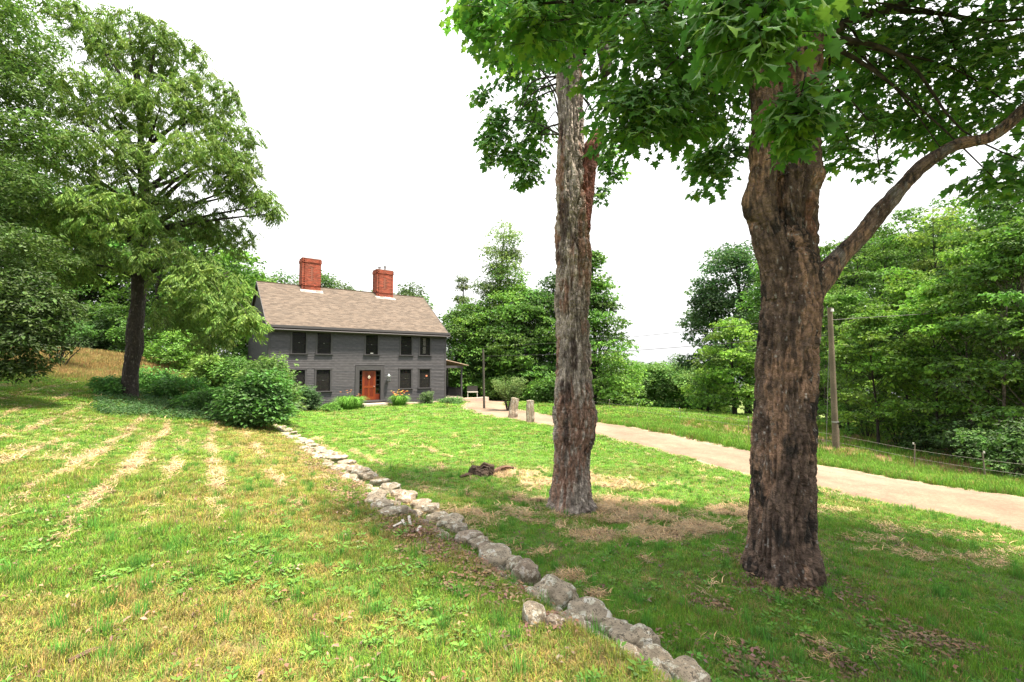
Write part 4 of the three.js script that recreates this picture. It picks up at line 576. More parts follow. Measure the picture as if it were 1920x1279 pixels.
// behind the house roof
for (const [px, d, py, rad] of [[455, 52, 492, 4.2], [525, 56, 512, 4.2], [600, 58, 512, 4.4], [648, 60, 528, 4], [700, 62, 540, 3.6], [775, 57, 528, 3.2]])
  T(px, d, py, { name: 'hill_tree', label: 'round-topped tree showing above the house roof', group: 'trees behind the house', rad, col: [0.085, 0.17, 0.035], n: 460, s: 1.5, blobs: 13, base: 0.3 });
// right of the house
T(940, 47, 412, { name: 'poplar_tree', label: 'tall slender pale-leaved poplar rising above the trees beside the porch', rad: 3.0, kind: 'column', col: [0.13, 0.22, 0.055], n: 520, base: 0.35, blobs: 18, leaf: 'fine', s: 1.9, bark: M.barkPale });
T(868, 50, 505, { name: 'poplar_tree', label: 'thin wispy young poplar tip poking up close to the house gable', rad: 1.4, kind: 'cone', col: [0.13, 0.2, 0.06], n: 150, base: 0.3, blobs: 12, leaf: 'fine', s: 1.8 });
T(915, 47, 560, { name: 'maple_tree', label: 'full mid-green maple standing beside the porch', rad: 5.0, col: GL, n: 1250, base: 0.1, blobs: 28, leaf: 'plate', s: 1.4 });
T(985, 43, 560, { name: 'maple_tree', label: 'dense green maple between the porch and the grey trunk', rad: 4.0, col: G, n: 950, base: 0.08, blobs: 22, leaf: 'plate', s: 1.35 });
T(1112, 38, 455, { name: 'maple_tree', label: 'tall cone-shaped maple with layered boughs behind the drive', rad: 4.3, kind: 'cone', col: G, n: 1300, base: 0.06, blobs: 34, leaf: 'plate', s: 1.3, flat: 0.4 });
T(1050, 45, 500, { name: 'maple_tree', label: 'dark maple filling in behind the grey broken-topped trunk', rad: 3.6, col: GD, n: 700, base: 0.08, blobs: 18, leaf: 'broad', s: 1.4 });
for (const [px, d, py, rad, c, lab] of [[872, 45, 565, 3.4, G, 'bushy green maple rising just beyond the porch roof'], [952, 46, 500, 3.6, GL, 'leafy maple below the tall poplar'], [1012, 44, 530, 3.6, G, 'maple crowding up against the grey trunk from behind']]) T(px, d, py, { name: 'maple_tree', label: lab, rad, col: c, n: 900, base: 0.05, blobs: 24, leaf: 'broad', s: 1.25, scatter: 0.1 });
T(1150, 44, 660, { name: 'maple_tree', label: 'low spreading bright maple beside the far field', rad: 3.0, col: GL, n: 560, base: 0.06, blobs: 16, leaf: 'plate', s: 1.3 });
T(898, 45, 640, { name: 'apple_tree', label: 'small dark-trunked tree at the end of the drive by the porch', rad: 2.3, col: GD, n: 420, base: 0.4, blobs: 14, s: 1.2, trunkR: 0.19, leaf: 'broad' });
for (const [px, d, h, w, c] of [[868, 50, 3.2, 3.4, GL], [1035, 36, 2.2, 3, G], [1010, 40, 2.2, 3, GL], [935, 42, 2, 3, GL]]) makeShrub({ name: 'roadside_shrub', label: 'loose green shrub under the maples past the drive', group: 'shrubs under the maples', p: V(atCol(px, d), gY(atCol(px, d), d), -d), w, h, col: c, n: 300, s: 1.9, seed: sd++ });
// the far wood
for (const [px, d, py, rad, c] of [[1150, 70, 690, 3.4, G], [1190, 66, 684, 3.6, [0.12, 0.22, 0.04]], [1225, 62, 678, 3.4, G], [1262, 60, 676, 3.6, [0.11, 0.23, 0.045]], [1296, 61, 680, 3.4, GL], [1330, 58, 690, 3.4, GD], [1210, 74, 676, 3.4, GD], [1275, 74, 668, 3.4, GD]])
  T(px, d, py, { name: 'distant_tree', label: 'small distant tree in the wood across the far field', group: 'far wood', rad, col: c, n: 420, base: 0.12, blobs: 15, s: 1.5 });
// the clump behind the dark trunk
T(1400, 40, 432, { name: 'oak_tree', label: 'tall dark oak behind the arching-limb maple', rad: 4.0, col: [0.065, 0.15, 0.04], n: 1000, base: 0.12, blobs: 24, s: 1.3, leaf: 'broad' });
T(1345, 41, 500, { name: 'oak_tree', label: 'dark oak shoulder standing over the edge of the field', rad: 3.0, col: [0.065, 0.145, 0.04], n: 700, base: 0.16, blobs: 18, s: 1.25, leaf: 'broadB' });
T(1375, 30, 592, { name: 'maple_tree', label: 'bright young maple in front of the tall oak', rad: 2.1, col: GL, n: 560, base: 0.14, blobs: 18, leaf: 'plate', s: 1.05, flat: 0.4 });
T(1325, 33, 690, { name: 'maple_tree', label: 'little maple sapling at the edge of the far field', rad: 1.6, col: GL, n: 300, base: 0.2, blobs: 12, leaf: 'plate', s: 1.0 });
T(1470, 33, 470, { name: 'maple_tree', label: 'mid-green maple hidden behind the arching-limb maple trunk', rad: 3.2, col: G, n: 700, base: 0.1, blobs: 18, leaf: 'broad', s: 1.2 });
// the young wood along the fence: thin stems, leaves in flat tiers
{
  const rows = [[1545, 24, 440, 2.2, GL], [1585, 21, 520, 1.8, G], [1610, 27, 425, 2.4, G], [1640, 17.5, 560, 1.6, GL], [1660, 22, 400, 2.2, G], [1700, 19, 470, 1.8, GL], [1715, 25, 370, 2.4, G], [1750, 16.5, 520, 1.7, GL], [1765, 21, 350, 2.2, GY], [1800, 24, 345, 2.4, G], [1815, 15.5, 440, 1.7, GL], [1850, 19, 350, 2.1, G], [1875, 14, 400, 1.8, G], [1905, 17, 330, 2.2, GD], [1935, 13.5, 380, 2.0, G], [1960, 21, 300, 2.6, G], [2000, 15.5, 280, 2.2, GD], [2060, 14, 300, 2.2, G], [1560, 31, 470, 2.6, GD], [1640, 32, 420, 2.8, GD], [1730, 31, 390, 2.8, GD], [1820, 30, 380, 2.8, GD], [1900, 28, 360, 2.8, GD], [1985, 27, 350, 2.8, GD], [1530, 27, 560, 1.8, GL], [2120, 16, 320, 2.4, G], [2180, 13, 330, 2.2, GL], [2250, 18, 330, 2.6, G], [2330, 14, 340, 2.4, G], [2420, 17, 360, 2.6, GD]];
  for (const [px, d, py, rad, c] of rows) T(px, d, py, { name: 'young_maple', label: 'slender young maple with flat tiers of leaves beyond the wire fence', group: 'young wood along the fence', rad, col: c, n: d > 27 ? 620 : 560, base: d > 27 ? 0.06 : 0.2, blobs: d > 27 ? 22 : 38, leaf: 'plate', s: d > 27 ? 1.3 : 0.72, flat: 0.4, scatter: 0.12, blobK: d > 27 ? 0.4 : 0.3, kind: 'column', lean: ((px * 7) % 13 - 6) / 60, trunkR: 0.05 + (px % 5) * 0.012, bark: (px % 3) ? M.barkFar : M.barkPale });
  for (const [px, d, py] of [[1500, 38, 480], [1575, 37, 450], [1650, 39, 420], [1720, 37, 420], [1790, 38, 400], [1860, 36, 400], [1930, 37, 380], [1990, 34, 380], [2070, 32, 380], [2160, 30, 390], [2260, 28, 400], [2380, 26, 420]]) T(px, d, py, { name: 'back_maple', label: 'dark tree deep in the wood behind the young maples', group: 'trees deep in the young wood', rad: 3.4, col: GD, n: 760, base: 0.02, blobs: 24, leaf: 'broad', s: 1.35, scatter: 0.1 });
  for (const [px, d, h, w, c] of [[1860, 12.6, 1.6, 2, GD], [1920, 11.8, 1.5, 2, GD], [1790, 15, 1.4, 1.8, GD], [1680, 18, 1.8, 2, G], [1620, 20, 1.7, 2, G], [1570, 23, 2, 2.4, GL], [1960, 12, 1.8, 2.2, GD], [1720, 16.5, 1.2, 1.6, GD], [1840, 17, 2.2, 2.6, GD], [1900, 15, 2.4, 2.6, GD], [1755, 20, 2.2, 2.6, GD]]) makeShrub({ name: 'undergrowth_shrub', label: 'low leafy undergrowth between the young maple stems', group: 'undergrowth in the young wood', p: V(atCol(px, d), gY(atCol(px, d), d), -d), w, h, col: c, n: 110, s: 0.62, seed: sd++, leaf: 'plate' });
}

// ------------------------------------------------------------------ shrubs and beds
{
  const at = (px, py) => onGround(px, py);
  const p0 = at(478, 800), k = -p0.z / F; makeShrub({ label: 'large round green shrub at the end of the stone wall', p: p0, w: 102 * k, h: 92 * k, col: [0.066, 0.175, 0.026], n: 820, s: 1.35, seed: 3, blobs: 24 });
  const p1 = at(452, 792); makeShrub({ label: 'taller loose shrub with reddish shoots behind the big round shrub', p: V(p1.x - 0.3, p1.y, p1.z - 2.2), w: 2.2, h: 2.5, col: [0.11, 0.21, 0.04], n: 380, s: 1.3, seed: 4, blobs: 12 });
  makeShrub({ label: 'low shrub merging into the groundcover left of the round shrub', p: at(400, 775), w: 1.5, h: 0.8, col: [0.08, 0.19, 0.03], n: 220, s: 1, seed: 6 });
  house.updateMatrixWorld(); const hw = (x, z, y = 0) => { const q = V(x, 0, z).applyMatrix4(house.matrixWorld); q.y = gY(q.x, -q.z) + y; return q; };
  makeShrub({ label: 'dark rounded shrub under the window left of the door', p: hw(fs(573) - 0.2, 1.0), w: 1.7, h: 1.5, col: [0.055, 0.13, 0.035], n: 360, s: 1, seed: 7 });
  makeShrub({ label: 'small loose shrub against the wall below the right-hand windows', p: hw(fs(788), 1.1), w: 0.9, h: 0.95, col: [0.11, 0.19, 0.06], n: 120, s: 0.9, seed: 8 });
  makeShrub({ label: 'low spreading hosta bed at the corner by the porch', category: 'plant', name: 'hosta_bed', p: hw(fs(826), 1.8), w: 1.9, h: 0.42, col: [0.1, 0.22, 0.05], n: 190, s: 0.95, seed: 9, leaf: 'bush' });
  makeShrub({ label: 'small variegated hosta beside the dark shrub', category: 'plant', name: 'hosta', p: hw(fs(560) - 0.6, 2.1), w: 1.1, h: 0.5, col: [0.16, 0.24, 0.1], n: 90, s: 1, seed: 10 });
  const blades = (p, w, h, n, col, seed) => { const r = rng(seed), pos = []; for (let i = 0; i < n; i++) { const q = r() * 6.283, k2 = Math.sqrt(r()) * w * 0.5, b = V(Math.cos(q) * k2 * 0.6, 0, Math.sin(q) * k2 * 0.6), o = V(Math.cos(q + (r() - 0.5)), 0, Math.sin(q + (r() - 0.5))), hh = h * (0.35 + r() * 0.8), s = V(-o.z, 0, o.x).multiplyScalar(0.016), m = b.clone().addScaledVector(o, hh * 0.3).add(V(0, hh * 0.85, 0)), e = b.clone().addScaledVector(o, hh * 0.85).add(V(0, hh * (0.35 + 0.4 * r()), 0)); const [a1, a2, m1, m2] = [b.clone().sub(s), b.clone().add(s), m.clone().sub(s), m.clone().add(s)]; for (const v of [a1, a2, m1, a2, m2, m1, m1, m2, e]) pos.push(v.x, v.y, v.z); } return toned(pos, 9, seed); };
  const bm = (c) => { const m = leafMat(0.3, 0.9); m.color = rgb(...c); return m; };
  const lily = (label, p, w, h, n, cols, nf, seed) => { const root = thing('daylily_clump', label, 'plant', p); const lv = mesh('foliage', blades(p, w, h, n, 0, seed), bm([0.12, 0.29, 0.03]), root); const r = rng(seed + 1); const mats = cols.map((c) => bm(c)); const stg = []; for (let i = 0; i < nf; i++) { const q = r() * 6.283, k2 = Math.sqrt(r()) * w * 0.5, t = V(Math.cos(q) * k2, h * (0.95 + r() * 0.5), Math.sin(q) * k2); stg.push(limbGeo([[V(t.x * 0.4, 0, t.z * 0.4), 0.006], [t, 0.005]], 4, 3)); const f = []; for (let a = 0; a < 6; a++) { const d = V(Math.cos(a * 1.047), 0.5, Math.sin(a * 1.047)); f.push(...kite(0.1, 0.055, t.x, t.y, t.z, d, V(-d.x, 1, -d.z))); } mesh('flower', toned(f, 6, i, 0.9, 1.1), mats[i % mats.length], root); } mesh('flower_stem', merged(stg), std([0.1, 0.22, 0.04], 0.8), root); return root; };
  lily('broad clump of arching daylily leaves with a few orange blooms left of the step', hw(fs(647), 1.3), 2.3, 0.85, 900, [[0.7, 0.3, 0.16]], 7, 11);
  lily('daylily clump with yellow and red blooms right of the step', hw(fs(737), 1.3), 1.5, 0.72, 520, [[0.75, 0.55, 0.12], [0.75, 0.5, 0.15], [0.65, 0.1, 0.05]], 34, 12);
  makeShrub({ label: 'bright low plant mound between the dark shrub and the daylilies', name: 'plant_mound', category: 'plant', p: hw(fs(605), 1.9), w: 1.1, h: 0.45, col: [0.12, 0.27, 0.035], n: 110, s: 0.9, seed: 13 });
  // ivy-like groundcover round the ash
  const list = [], r = rng(15); for (let i = 0; i < 1500; i++) { const px = 180 + r() * 330, py = 712 + r() * 70 + (px - 240) * 0.06; if (Math.abs(py - (750 + (px - 240) * 0.1)) > 24 + 10 * noise(px * 0.04, 3)) continue; const q = at(px, py); if (-q.z > 24) continue; q.y += 0.06 + r() * 0.1; list.push([place(q, r, 1.1, 0.4), tint([0.055, 0.135, 0.03], r, 0.4)]); }
  instances('groundcover', CL.tiny, M.leaf, list, scene, 'dark low groundcover spreading round the foot of the ash', 'groundcover');
  for (const [px, py, w, h] of [[212, 742, 0.9, 0.6], [290, 735, 1.6, 1.0], [330, 748, 1.7, 0.9], [370, 768, 1.2, 0.5]]) makeShrub({ name: 'fern_patch', label: 'mound of ferny green growth beside the ash trunk', category: 'plant', group: 'ferny mounds round the ash', p: at(px, py), w, h, col: [0.08, 0.23, 0.035], n: 150, s: 1.05, seed: sd++, blobs: 7, leaf: 'fine' });
  // vase-shaped shrub behind the granite posts
  { const p = at(952, 770), r2 = rng(19), root = thing('vase_shrub', 'vase-shaped arching shrub behind the granite posts', 'shrub', p), st = [], li = [], k2 = -p.z / F; for (let i = 0; i < 34; i++) { const q = r2() * 6.283, o = 0.3 + r2() * 0.75, hh = (38 + r2() * 22) * k2, e = V(Math.cos(q) * o * 40 * k2 * 0.9, hh, Math.sin(q) * o); st.push(limbGeo([[V(e.x * 0.06, -0.05, e.z * 0.06), 0.02], [V(e.x * 0.4, hh * 0.55, e.z * 0.4), 0.012], [e, 0.005]], 4, 5)); for (let j = 0; j < 7; j++) { const t = 0.55 + j * 0.08; li.push([place(V(e.x * t * t, hh * t, e.z * t * t), r2, 0.8, 0.6), tint([0.15, 0.24, 0.06], r2)]); } } mesh('stem', merged(st), M.barkFar, root); instances('foliage', CL.bush, M.leaf, li, root); }
  // sapling stems in the meadow grass
  for (const [px, py, s] of [[105, 690, 2], [118, 696, 7]]) { const p = at(px, py), root = thing('dead_sapling', 'cluster of bare crooked sapling stems in the tall grass', 'sapling', p, 0, 'bare saplings in the meadow'), r3 = rng(s), st = []; for (let i = 0; i < 4; i++) st.push(limbGeo([[V((r3() - 0.5) * 0.3, -0.05, 0), 0.04], [V((r3() - 0.5) * 0.5, 0.7, (r3() - 0.5) * 0.4), 0.03], [V((r3() - 0.2) * 1.1, 1.3 + r3() * 0.4, (r3() - 0.5) * 0.5), 0.016], [V((r3() - 0.3) * 1.9, 2.0 + r3() * 0.5, (r3() - 0.5)), 0.006]], 6, 9)); mesh('stem', merged(st), M.barkFar, root); const li = []; fillBlob(li, r3, V(0.3, 2.1, 0), V(1.0, 0.5, 0.8), 60, 1.2, [0.07, 0.18, 0.03]); instances('foliage', CL.bush, M.leaf, li, root); }
}

// ------------------------------------------------------------------ stone wall, posts, stump, poles, fence
const graniteTex = tex(512, 512, (u, v) => { const a = tileNoise(u, v, 9, 21), b = tileNoise(u, v, 70, 22), c = tileNoise(u, v, 200, 23), dk = sstep(0.62, 0.7, 0.55 * b + 0.45 * tileNoise(u, v, 24, 25)), lich = sstep(0.55, 0.62, 0.6 * tileNoise(u, v, 6, 27) + 0.4 * tileNoise(u, v, 22, 28)), k = (0.56 + 0.26 * a + 0.24 * c) * (1 - 0.45 * dk * (0.4 + 0.6 * a)); return [lerp(k * 1.02, k * 1.28, lich), lerp(k * 0.96, k * 1.27, lich), lerp(k * 0.88, k * 1.18, lich)]; });
const stoneMats = [[0.66, 0.63, 0.57], [0.58, 0.55, 0.5], [0.7, 0.67, 0.6], [0.56, 0.5, 0.45]].map((c) => std([c[0] * 0.66, c[1] * 0.655, c[2] * 0.65], 0.92, { map: graniteTex, bumpMap: graniteTex, bumpScale: 0.008 }));
function stoneGeo(seed, lump = 0.22) {
  const g = new THREE.IcosahedronGeometry(1, 12); g.deleteAttribute('normal'); const p = g.attributes.position, uv = g.attributes.uv, f = (x, y, z) => { let k = 1 + (fbm(x * 1.1 + seed, y * 1.1, z * 1.1, 2) - 0.5) * lump * 3.2 + (fbm(x * 3.5 + seed, y * 3.5, z * 3.5 + 5, 3) - 0.5) * lump * 0.9 + (noise(x * 11 + seed, y * 11, z * 11) - 0.5) * 0.035; const m = Math.max(Math.abs(x), Math.abs(y) * 1.12, Math.abs(z)); return k * lerp(1, 0.8 / m, 0.45); };
  for (let i = 0; i < p.count; i++) { const x = p.getX(i), y = p.getY(i), z = p.getZ(i), k = f(x, y, z); p.setXYZ(i, x * k, y * k, z * k); }
  for (let i = 0; i < p.count; i += 3) { const c = V(0, 0, 0); for (let j = 0; j < 3; j++) c.add(V(p.getX(i + j), p.getY(i + j), p.getZ(i + j))); const ax = Math.abs(c.x) > Math.abs(c.y) && Math.abs(c.x) > Math.abs(c.z) ? 0 : Math.abs(c.y) > Math.abs(c.z) ? 1 : 2; for (let j = 0; j < 3; j++) { const q = [p.getX(i + j), p.getY(i + j), p.getZ(i + j)]; uv.setXY(i + j, q[(ax + 1) % 3] * 0.42 + seed * 0.37, q[(ax + 2) % 3] * 0.42 + ax * 0.3); } }
  // smooth normals by position
  const map = new Map(), key = (i) => p.getX(i).toFixed(4) + p.getY(i).toFixed(4) + p.getZ(i).toFixed(4), N = []; const a = V(0, 0, 0), b = V(0, 0, 0), c = V(0, 0, 0);
  for (let i = 0; i < p.count; i += 3) { a.fromBufferAttribute(p, i); b.fromBufferAttribute(p, i + 1).sub(a); c.fromBufferAttribute(p, i + 2).sub(a); b.cross(c); for (let j = 0; j < 3; j++) { const k = key(i + j); if (!map.has(k)) map.set(k, V(0, 0, 0)); map.get(k).add(b); N[i + j] = k; } }
  const n = new Float32Array(p.count * 3); for (let i = 0; i < p.count; i++) { const v = map.get(N[i]).clone().normalize(); n.set([v.x, v.y, v.z], i * 3); } g.setAttribute('normal', new THREE.BufferAttribute(n, 3)); return g;
}
const STONES = []; for (let i = 0; i < 8; i++) STONES.push(stoneGeo(i * 3.7 + 1, 0.16 + (i % 3) * 0.05));
{
  const wall = thing('stone_wall', 'low tumbled wall of rounded lichen-spotted fieldstones between field and lawn', 'wall', V(0, 0, 0)), r = rng(23);
  const put = (p, sx, sy, sz, i) => { const m = mesh('stone', STONES[i % 8], stoneMats[Math.floor(r() * 4)], wall); m.position.copy(p); m.scale.set(sx, sy, sz); m.rotation.set((r() - 0.5) * 0.3, r() * 6.28, (r() - 0.5) * 0.3); return m; };
  // [px, py of the stone's middle, pixel width, pixel height]
  const near = [[1285, 1272, 95, 70], [1232, 1250, 75, 60], [1190, 1200, 92, 62], [1150, 1182, 60, 50], [1105, 1157, 86, 66], [1042, 1115, 74, 58], [986, 1073, 48, 42], [968, 1062, 40, 40], [995, 1080, 34, 34], [928, 1046, 66, 46], [915, 1030, 40, 30], [880, 1006, 62, 30], [898, 1018, 44, 26], [846, 980, 52, 28], [862, 992, 34, 24], [820, 970, 40, 22], [803, 952, 46, 26], [790, 945, 40, 22], [762, 931, 48, 26], [748, 925, 30, 20], [730, 915, 44, 22], [706, 935, 44, 26], [718, 948, 40, 22], [735, 958, 50, 20], [775, 965, 36, 18], [712, 905, 38, 20], [690, 893, 40, 22], [678, 884, 34, 18], [664, 880, 34, 16], [655, 896, 30, 16], [1000, 1150, 50, 44], [1040, 1165, 36, 26], [650, 868, 34, 16], [632, 860, 42, 18], [612, 850, 40, 17], [640, 876, 30, 15], [597, 843, 30, 13], [586, 836, 26, 11], [575, 830, 24, 10], [566, 824, 22, 9], [556, 818, 20, 8], [548, 812, 20, 8], [538, 806, 20, 8], [560, 828, 20, 9], [546, 820, 18, 8], [535, 814, 18, 8], [605, 856, 24, 11], [580, 842, 22, 10], [528, 801, 18, 8]];
  near.forEach(([px, py, w, h], i) => { const q = onGround(px, py + h * 0.32), d = -q.z, k = d / F, sx = w * k / 2 * 1.04, sy = h * k / 2 * 1.12; q.y += sy * 0.32; put(q, sx, sy, sx * (0.78 + r() * 0.25), i); });
  for (let a = 0.2; a < 18; a += 0.26) for (let k = 0; k < 1 + (a % 0.5 > 0.25); k++) { const o = (r() - 0.5) * 0.26, x = W0[0] + WU[0] * a + WN[0] * o, d = W0[1] + WU[1] * a + WN[1] * o, s = 0.06 + r() * 0.055; put(V(x, gY(x, d) + s * 0.05, -d), s * 1.25, s * 0.8, s, Math.floor(r() * 8)); }
}
{
  for (const [px, py, w, h, tilt, label] of [[961, 783, 15, 36, -0.13, 'leaning rough granite post beside the drive'], [994, 793, 13, 41, 0.01, 'upright rough granite post with bare earth round its foot']]) {
    const q = onGround(px, py), k = -q.z / F, g = new THREE.BoxGeometry(w * k, h * k + 0.15, w * k * 0.85, 8, 22, 8), p = g.attributes.position; for (let i = 0; i < p.count; i++) { const x = p.getX(i), y = p.getY(i), z = p.getZ(i), t = 1 - 0.12 * (y / (h * k)), n = (fbm(x * 4 + px, y * 4, z * 4, 3) - 0.5) * 0.1; p.setXYZ(i, x * t + n + (y > h * k * 0.45 ? 0 : 0), y - (y > h * k * 0.4 ? Math.abs(x) * 0.12 : 0), z * t + n * 0.7); } g.translate(0, h * k / 2 - 0.05, 0); g.computeVertexNormals();
    const m = single('granite_post', g, std([0.4, 0.37, 0.335], 0.92, { map: graniteTex, bumpMap: graniteTex, bumpScale: 0.015 }), label, 'post', q); m.rotation.set(0, 0.12, tilt);
  }
  const sp = onGround(905, 892), root = thing('tree_stump', 'low rotting dark tree stump on the lawn', 'stump', sp); const rows = [[V(0, -0.1, 0), 0.38], [V(0, 0.03, 0), 0.33], [V(0.03, 0.1, 0), 0.29], [V(0.05, 0.17, 0), 0.22], [V(0.04, 0.2, 0), 0.12], [V(0.04, 0.18, 0), 0.01]];
  mesh('stump', trunkGeo(rows, 90, 50, { ridge: 0.075, freq: 10, seed: 71, shade: (x, y, z) => mix3([0.05, 0.034, 0.025], [0.15, 0.095, 0.06], fbm(x * 12, y * 9, z * 12, 3)) }), barkMat, root);
  const a = onGround(922, 890), b = onGround(968, 882); single('fallen_log', trunkGeo([[a.clone().add(V(0, 0.05, 0)), 0.05], [a.clone().lerp(b, 0.5).add(V(0, 0.12, 0)), 0.055], [b.clone().add(V(0, 0.05, 0)), 0.035]], 40, 60, { ridge: 0.02, freq: 12, seed: 73, shade: (x, y, z) => mix3([0.2, 0.1, 0.06], [0.33, 0.2, 0.13], fbm(x * 9, y * 9, z * 9, 3)) }), barkMat, 'short curved piece of reddish branch beside the stump', 'log');
  const c = onGround(862, 897), e = onGround(888, 892); single('bark_piece', trunkGeo([[c.clone().add(V(0, 0.02, 0)), 0.03], [c.clone().lerp(e, 0.5).add(V(0, 0.05, 0)), 0.045], [e.clone().add(V(0, 0.02, 0)), 0.025]], 30, 40, { ridge: 0.015, freq: 12, seed: 75, shade: () => [0.2, 0.11, 0.07] }), barkMat, 'small slab of bark on the grass left of the stump', 'bark');
  // stick in the grass and pale wood chips by the wall
  const s1 = onGround(128, 1252), s2 = onGround(206, 1222); single('stick', trunkGeo([[s1.clone().add(V(0, 0.03, 0)), 0.011], [s1.clone().lerp(s2, 0.5).add(V(0, 0.045, 0)), 0.012], [s2.clone().add(V(0, 0.035, 0)), 0.007]], 16, 60, { ridge: 0.004, freq: 30, seed: 77, shade: (x, y, z) => mix3([0.3, 0.17, 0.1], [0.45, 0.3, 0.2], noise(x * 60, y * 60, z * 60)) }), barkMat, 'bare brown stick lying in the foreground grass', 'stick');
  const s3 = onGround(1610, 1205), s4 = onGround(1650, 1265); single('stick', trunkGeo([[s3.clone().add(V(0, 0.03, 0)), 0.008], [s3.clone().lerp(s4, 0.5).add(V(0, 0.035, 0)), 0.008], [s4.clone().add(V(0, 0.03, 0)), 0.005]], 12, 40, { ridge: 0.003, freq: 30, seed: 78, shade: () => [0.3, 0.2, 0.15] }), barkMat, 'thin twig lying in the shade below the big dark maple', 'stick');
  for (const [px, py, l, a2] of [[768, 985, 0.2, 1.9], [795, 990, 0.16, 2.6], [745, 992, 0.12, 0.5], [785, 1000, 0.1, 1.2], [757, 988, 0.12, 2.2]]) { const p = onGround(px, py), m = single('wood_chip', box(l * 0.8, 0.01, 0.03), std([0.42, 0.39, 0.35], 0.8), 'pale split wood chip lying at the foot of the wall', 'wood chip', p.add(V(0, 0.05, 0)), 'wood chips by the wall'); m.rotation.set(0.2, a2, 0.25); }
}
{ // poles, wires, fence
  const poleTex = tex(128, 512, (u, v) => grey(0.7 + 0.3 * tileNoise(u, v, 64, 31) * tileNoise(u, v, 5, 33)));
  const pf = onGround(1568, 846), d = -pf.z, tp = pix(1556, 577, d);
  const pole = thing('utility_pole', 'weathered wooden utility pole at the edge of the young wood', 'pole', pf); mesh('shaft', limbGeo([[V(0, -0.2, 0), 0.1], [tp.clone().sub(pf).multiplyScalar(0.5), 0.088], [tp.clone().sub(pf), 0.075]], 14, 10), std([0.2, 0.165, 0.115], 0.95, { map: poleTex }), pole);
  const rel = (px, py, dd) => pix(px, py, dd).sub(pf); mesh('clamp', new THREE.CylinderGeometry(0.105, 0.105, 0.05, 14).translate(0, 1.0, 0), M.steel, pole); mesh('insulator', new THREE.CylinderGeometry(0.04, 0.05, 0.1, 10).translate(0, tp.y - pf.y - 0.1, 0.12).translate(tp.x - pf.x, 0, 0), std([0.6, 0.6, 0.58], 0.4), pole);
  const gx = onGround(1549, 843); single('guy_wire', limbGeo([[gx, 0.008], [tp.clone().add(V(0, -0.2, 0)), 0.008]], 5, 2), M.steel, 'thin guy wire slanting down beside the utility pole', 'wire');
  const p2 = onGround(908, 766), d2 = -p2.z, t2 = pix(906, 655, d2); const pole2 = thing('utility_pole', 'slim grey pole under the maples at the end of the drive', 'pole', p2); mesh('shaft', limbGeo([[V(0, -0.2, 0), 0.08], [t2.clone().sub(p2), 0.065]], 10, 6), std([0.1, 0.09, 0.075], 0.95, { map: poleTex }), pole2);
  const wm = std([0.03, 0.03, 0.03], 0.6); for (const [ya, yb, label] of [[592, 650, 'upper overhead wire running from the pole across the white sky'], [628, 668, 'lower overhead wire running from the pole across the white sky']]) { const a = pix(1557, ya, d), b = pix(908, yb, d2), mid = a.clone().lerp(b, 0.5); mid.y -= 0.18; single('overhead_wire', limbGeo([[a, 0.012], [mid, 0.01], [b, 0.008]], 5, 24), wm, label, 'wire'); }
  { const a = pix(1557, 600, d), b = V(34, 5, -14); single('overhead_wire', limbGeo([[a, 0.01], [a.clone().lerp(b, 0.5).add(V(0, -0.2, 0)), 0.01], [b, 0.01]], 5, 16), wm, 'overhead wire running from the pole through the young wood', 'wire'); }
  const F2 = [[5.2, 33], [6.3, 29.6], [7.3, 26.6], [8.6, 23.5], [10.1, 19.6], [11.3, 15.9], [11.7, 13.4], [11.9, 11.6], [12.6, 9.4], [13.6, 7.2]], fence = thing('wire_fence', 'low electric wire fence on thin posts along the verge', 'fence'), r = rng(91); const pts = F2.map(([x, dd]) => V(x, gY(x, dd), -dd)), pm = std([0.16, 0.13, 0.1], 0.9);
  pts.forEach((p, i) => { const h = 0.62 + r() * 0.12, b = mesh('post', new THREE.CylinderGeometry(0.014, 0.018, h + 0.2, 8).translate(0, h / 2 - 0.1, 0), pm, fence); b.position.copy(p); b.rotation.z = (r() - 0.5) * 0.16; const ins = mesh('insulator', new THREE.CylinderGeometry(0.016, 0.02, 0.05, 8), std([0.5, 0.48, 0.44], 0.5), fence); ins.position.copy(p).add(V(0, h + 0.02, 0)); });
  for (const y of [0.52, 0.28]) mesh('wire', limbGeo(pts.map((p) => [p.clone().add(V(0, y, 0.03)), 0.0035]), 4, 60), std([0.2, 0.19, 0.17], 0.5), fence);
}

// ------------------------------------------------------------------ grass, straw, litter: what nobody could count
function tuft(seed, n, spread, bend, w) {
  const r = rng(seed), pos = []; for (let i = 0; i < n; i++) { const q = r() * 6.283, k = Math.sqrt(r()) * spread, b = V(Math.cos(q) * k, -0.08, Math.sin(q) * k), a = q + (r() - 0.5) * 2.4, o = V(Math.cos(a), 0, Math.sin(a)), h = 0.55 + r() * 0.55, s = V(-o.z, 0, o.x).multiplyScalar(w * (0.7 + r() * 0.6)), t = bend * (0.4 + r()), m = b.clone().addScaledVector(o, t * 0.35).add(V(0, h * 0.62, 0)), e = b.clone().addScaledVector(o, t).add(V(0, h * (1 - t * 0.25), 0)); const [a1, a2, m1, m2] = [b.clone().sub(s), b.clone().add(s), m.clone().addScaledVector(s, -0.75), m.clone().addScaledVector(s, 0.75)]; for (const v of [a1, a2, m1, a2, m2, m1, m1, m2, e]) pos.push(v.x, v.y, v.z); } return toned(pos, 9, seed + 90, 0.65, 1.3);
}
const TUFT = [tuft(1, 12, 0.45, 0.5, 0.035), tuft(2, 10, 0.4, 0.7, 0.04), tuft(3, 13, 0.55, 0.35, 0.03)], BIG = tuft(4, 22, 1.0, 0.45, 0.05), FARG = tuft(5, 30, 2.2, 0.4, 0.11);
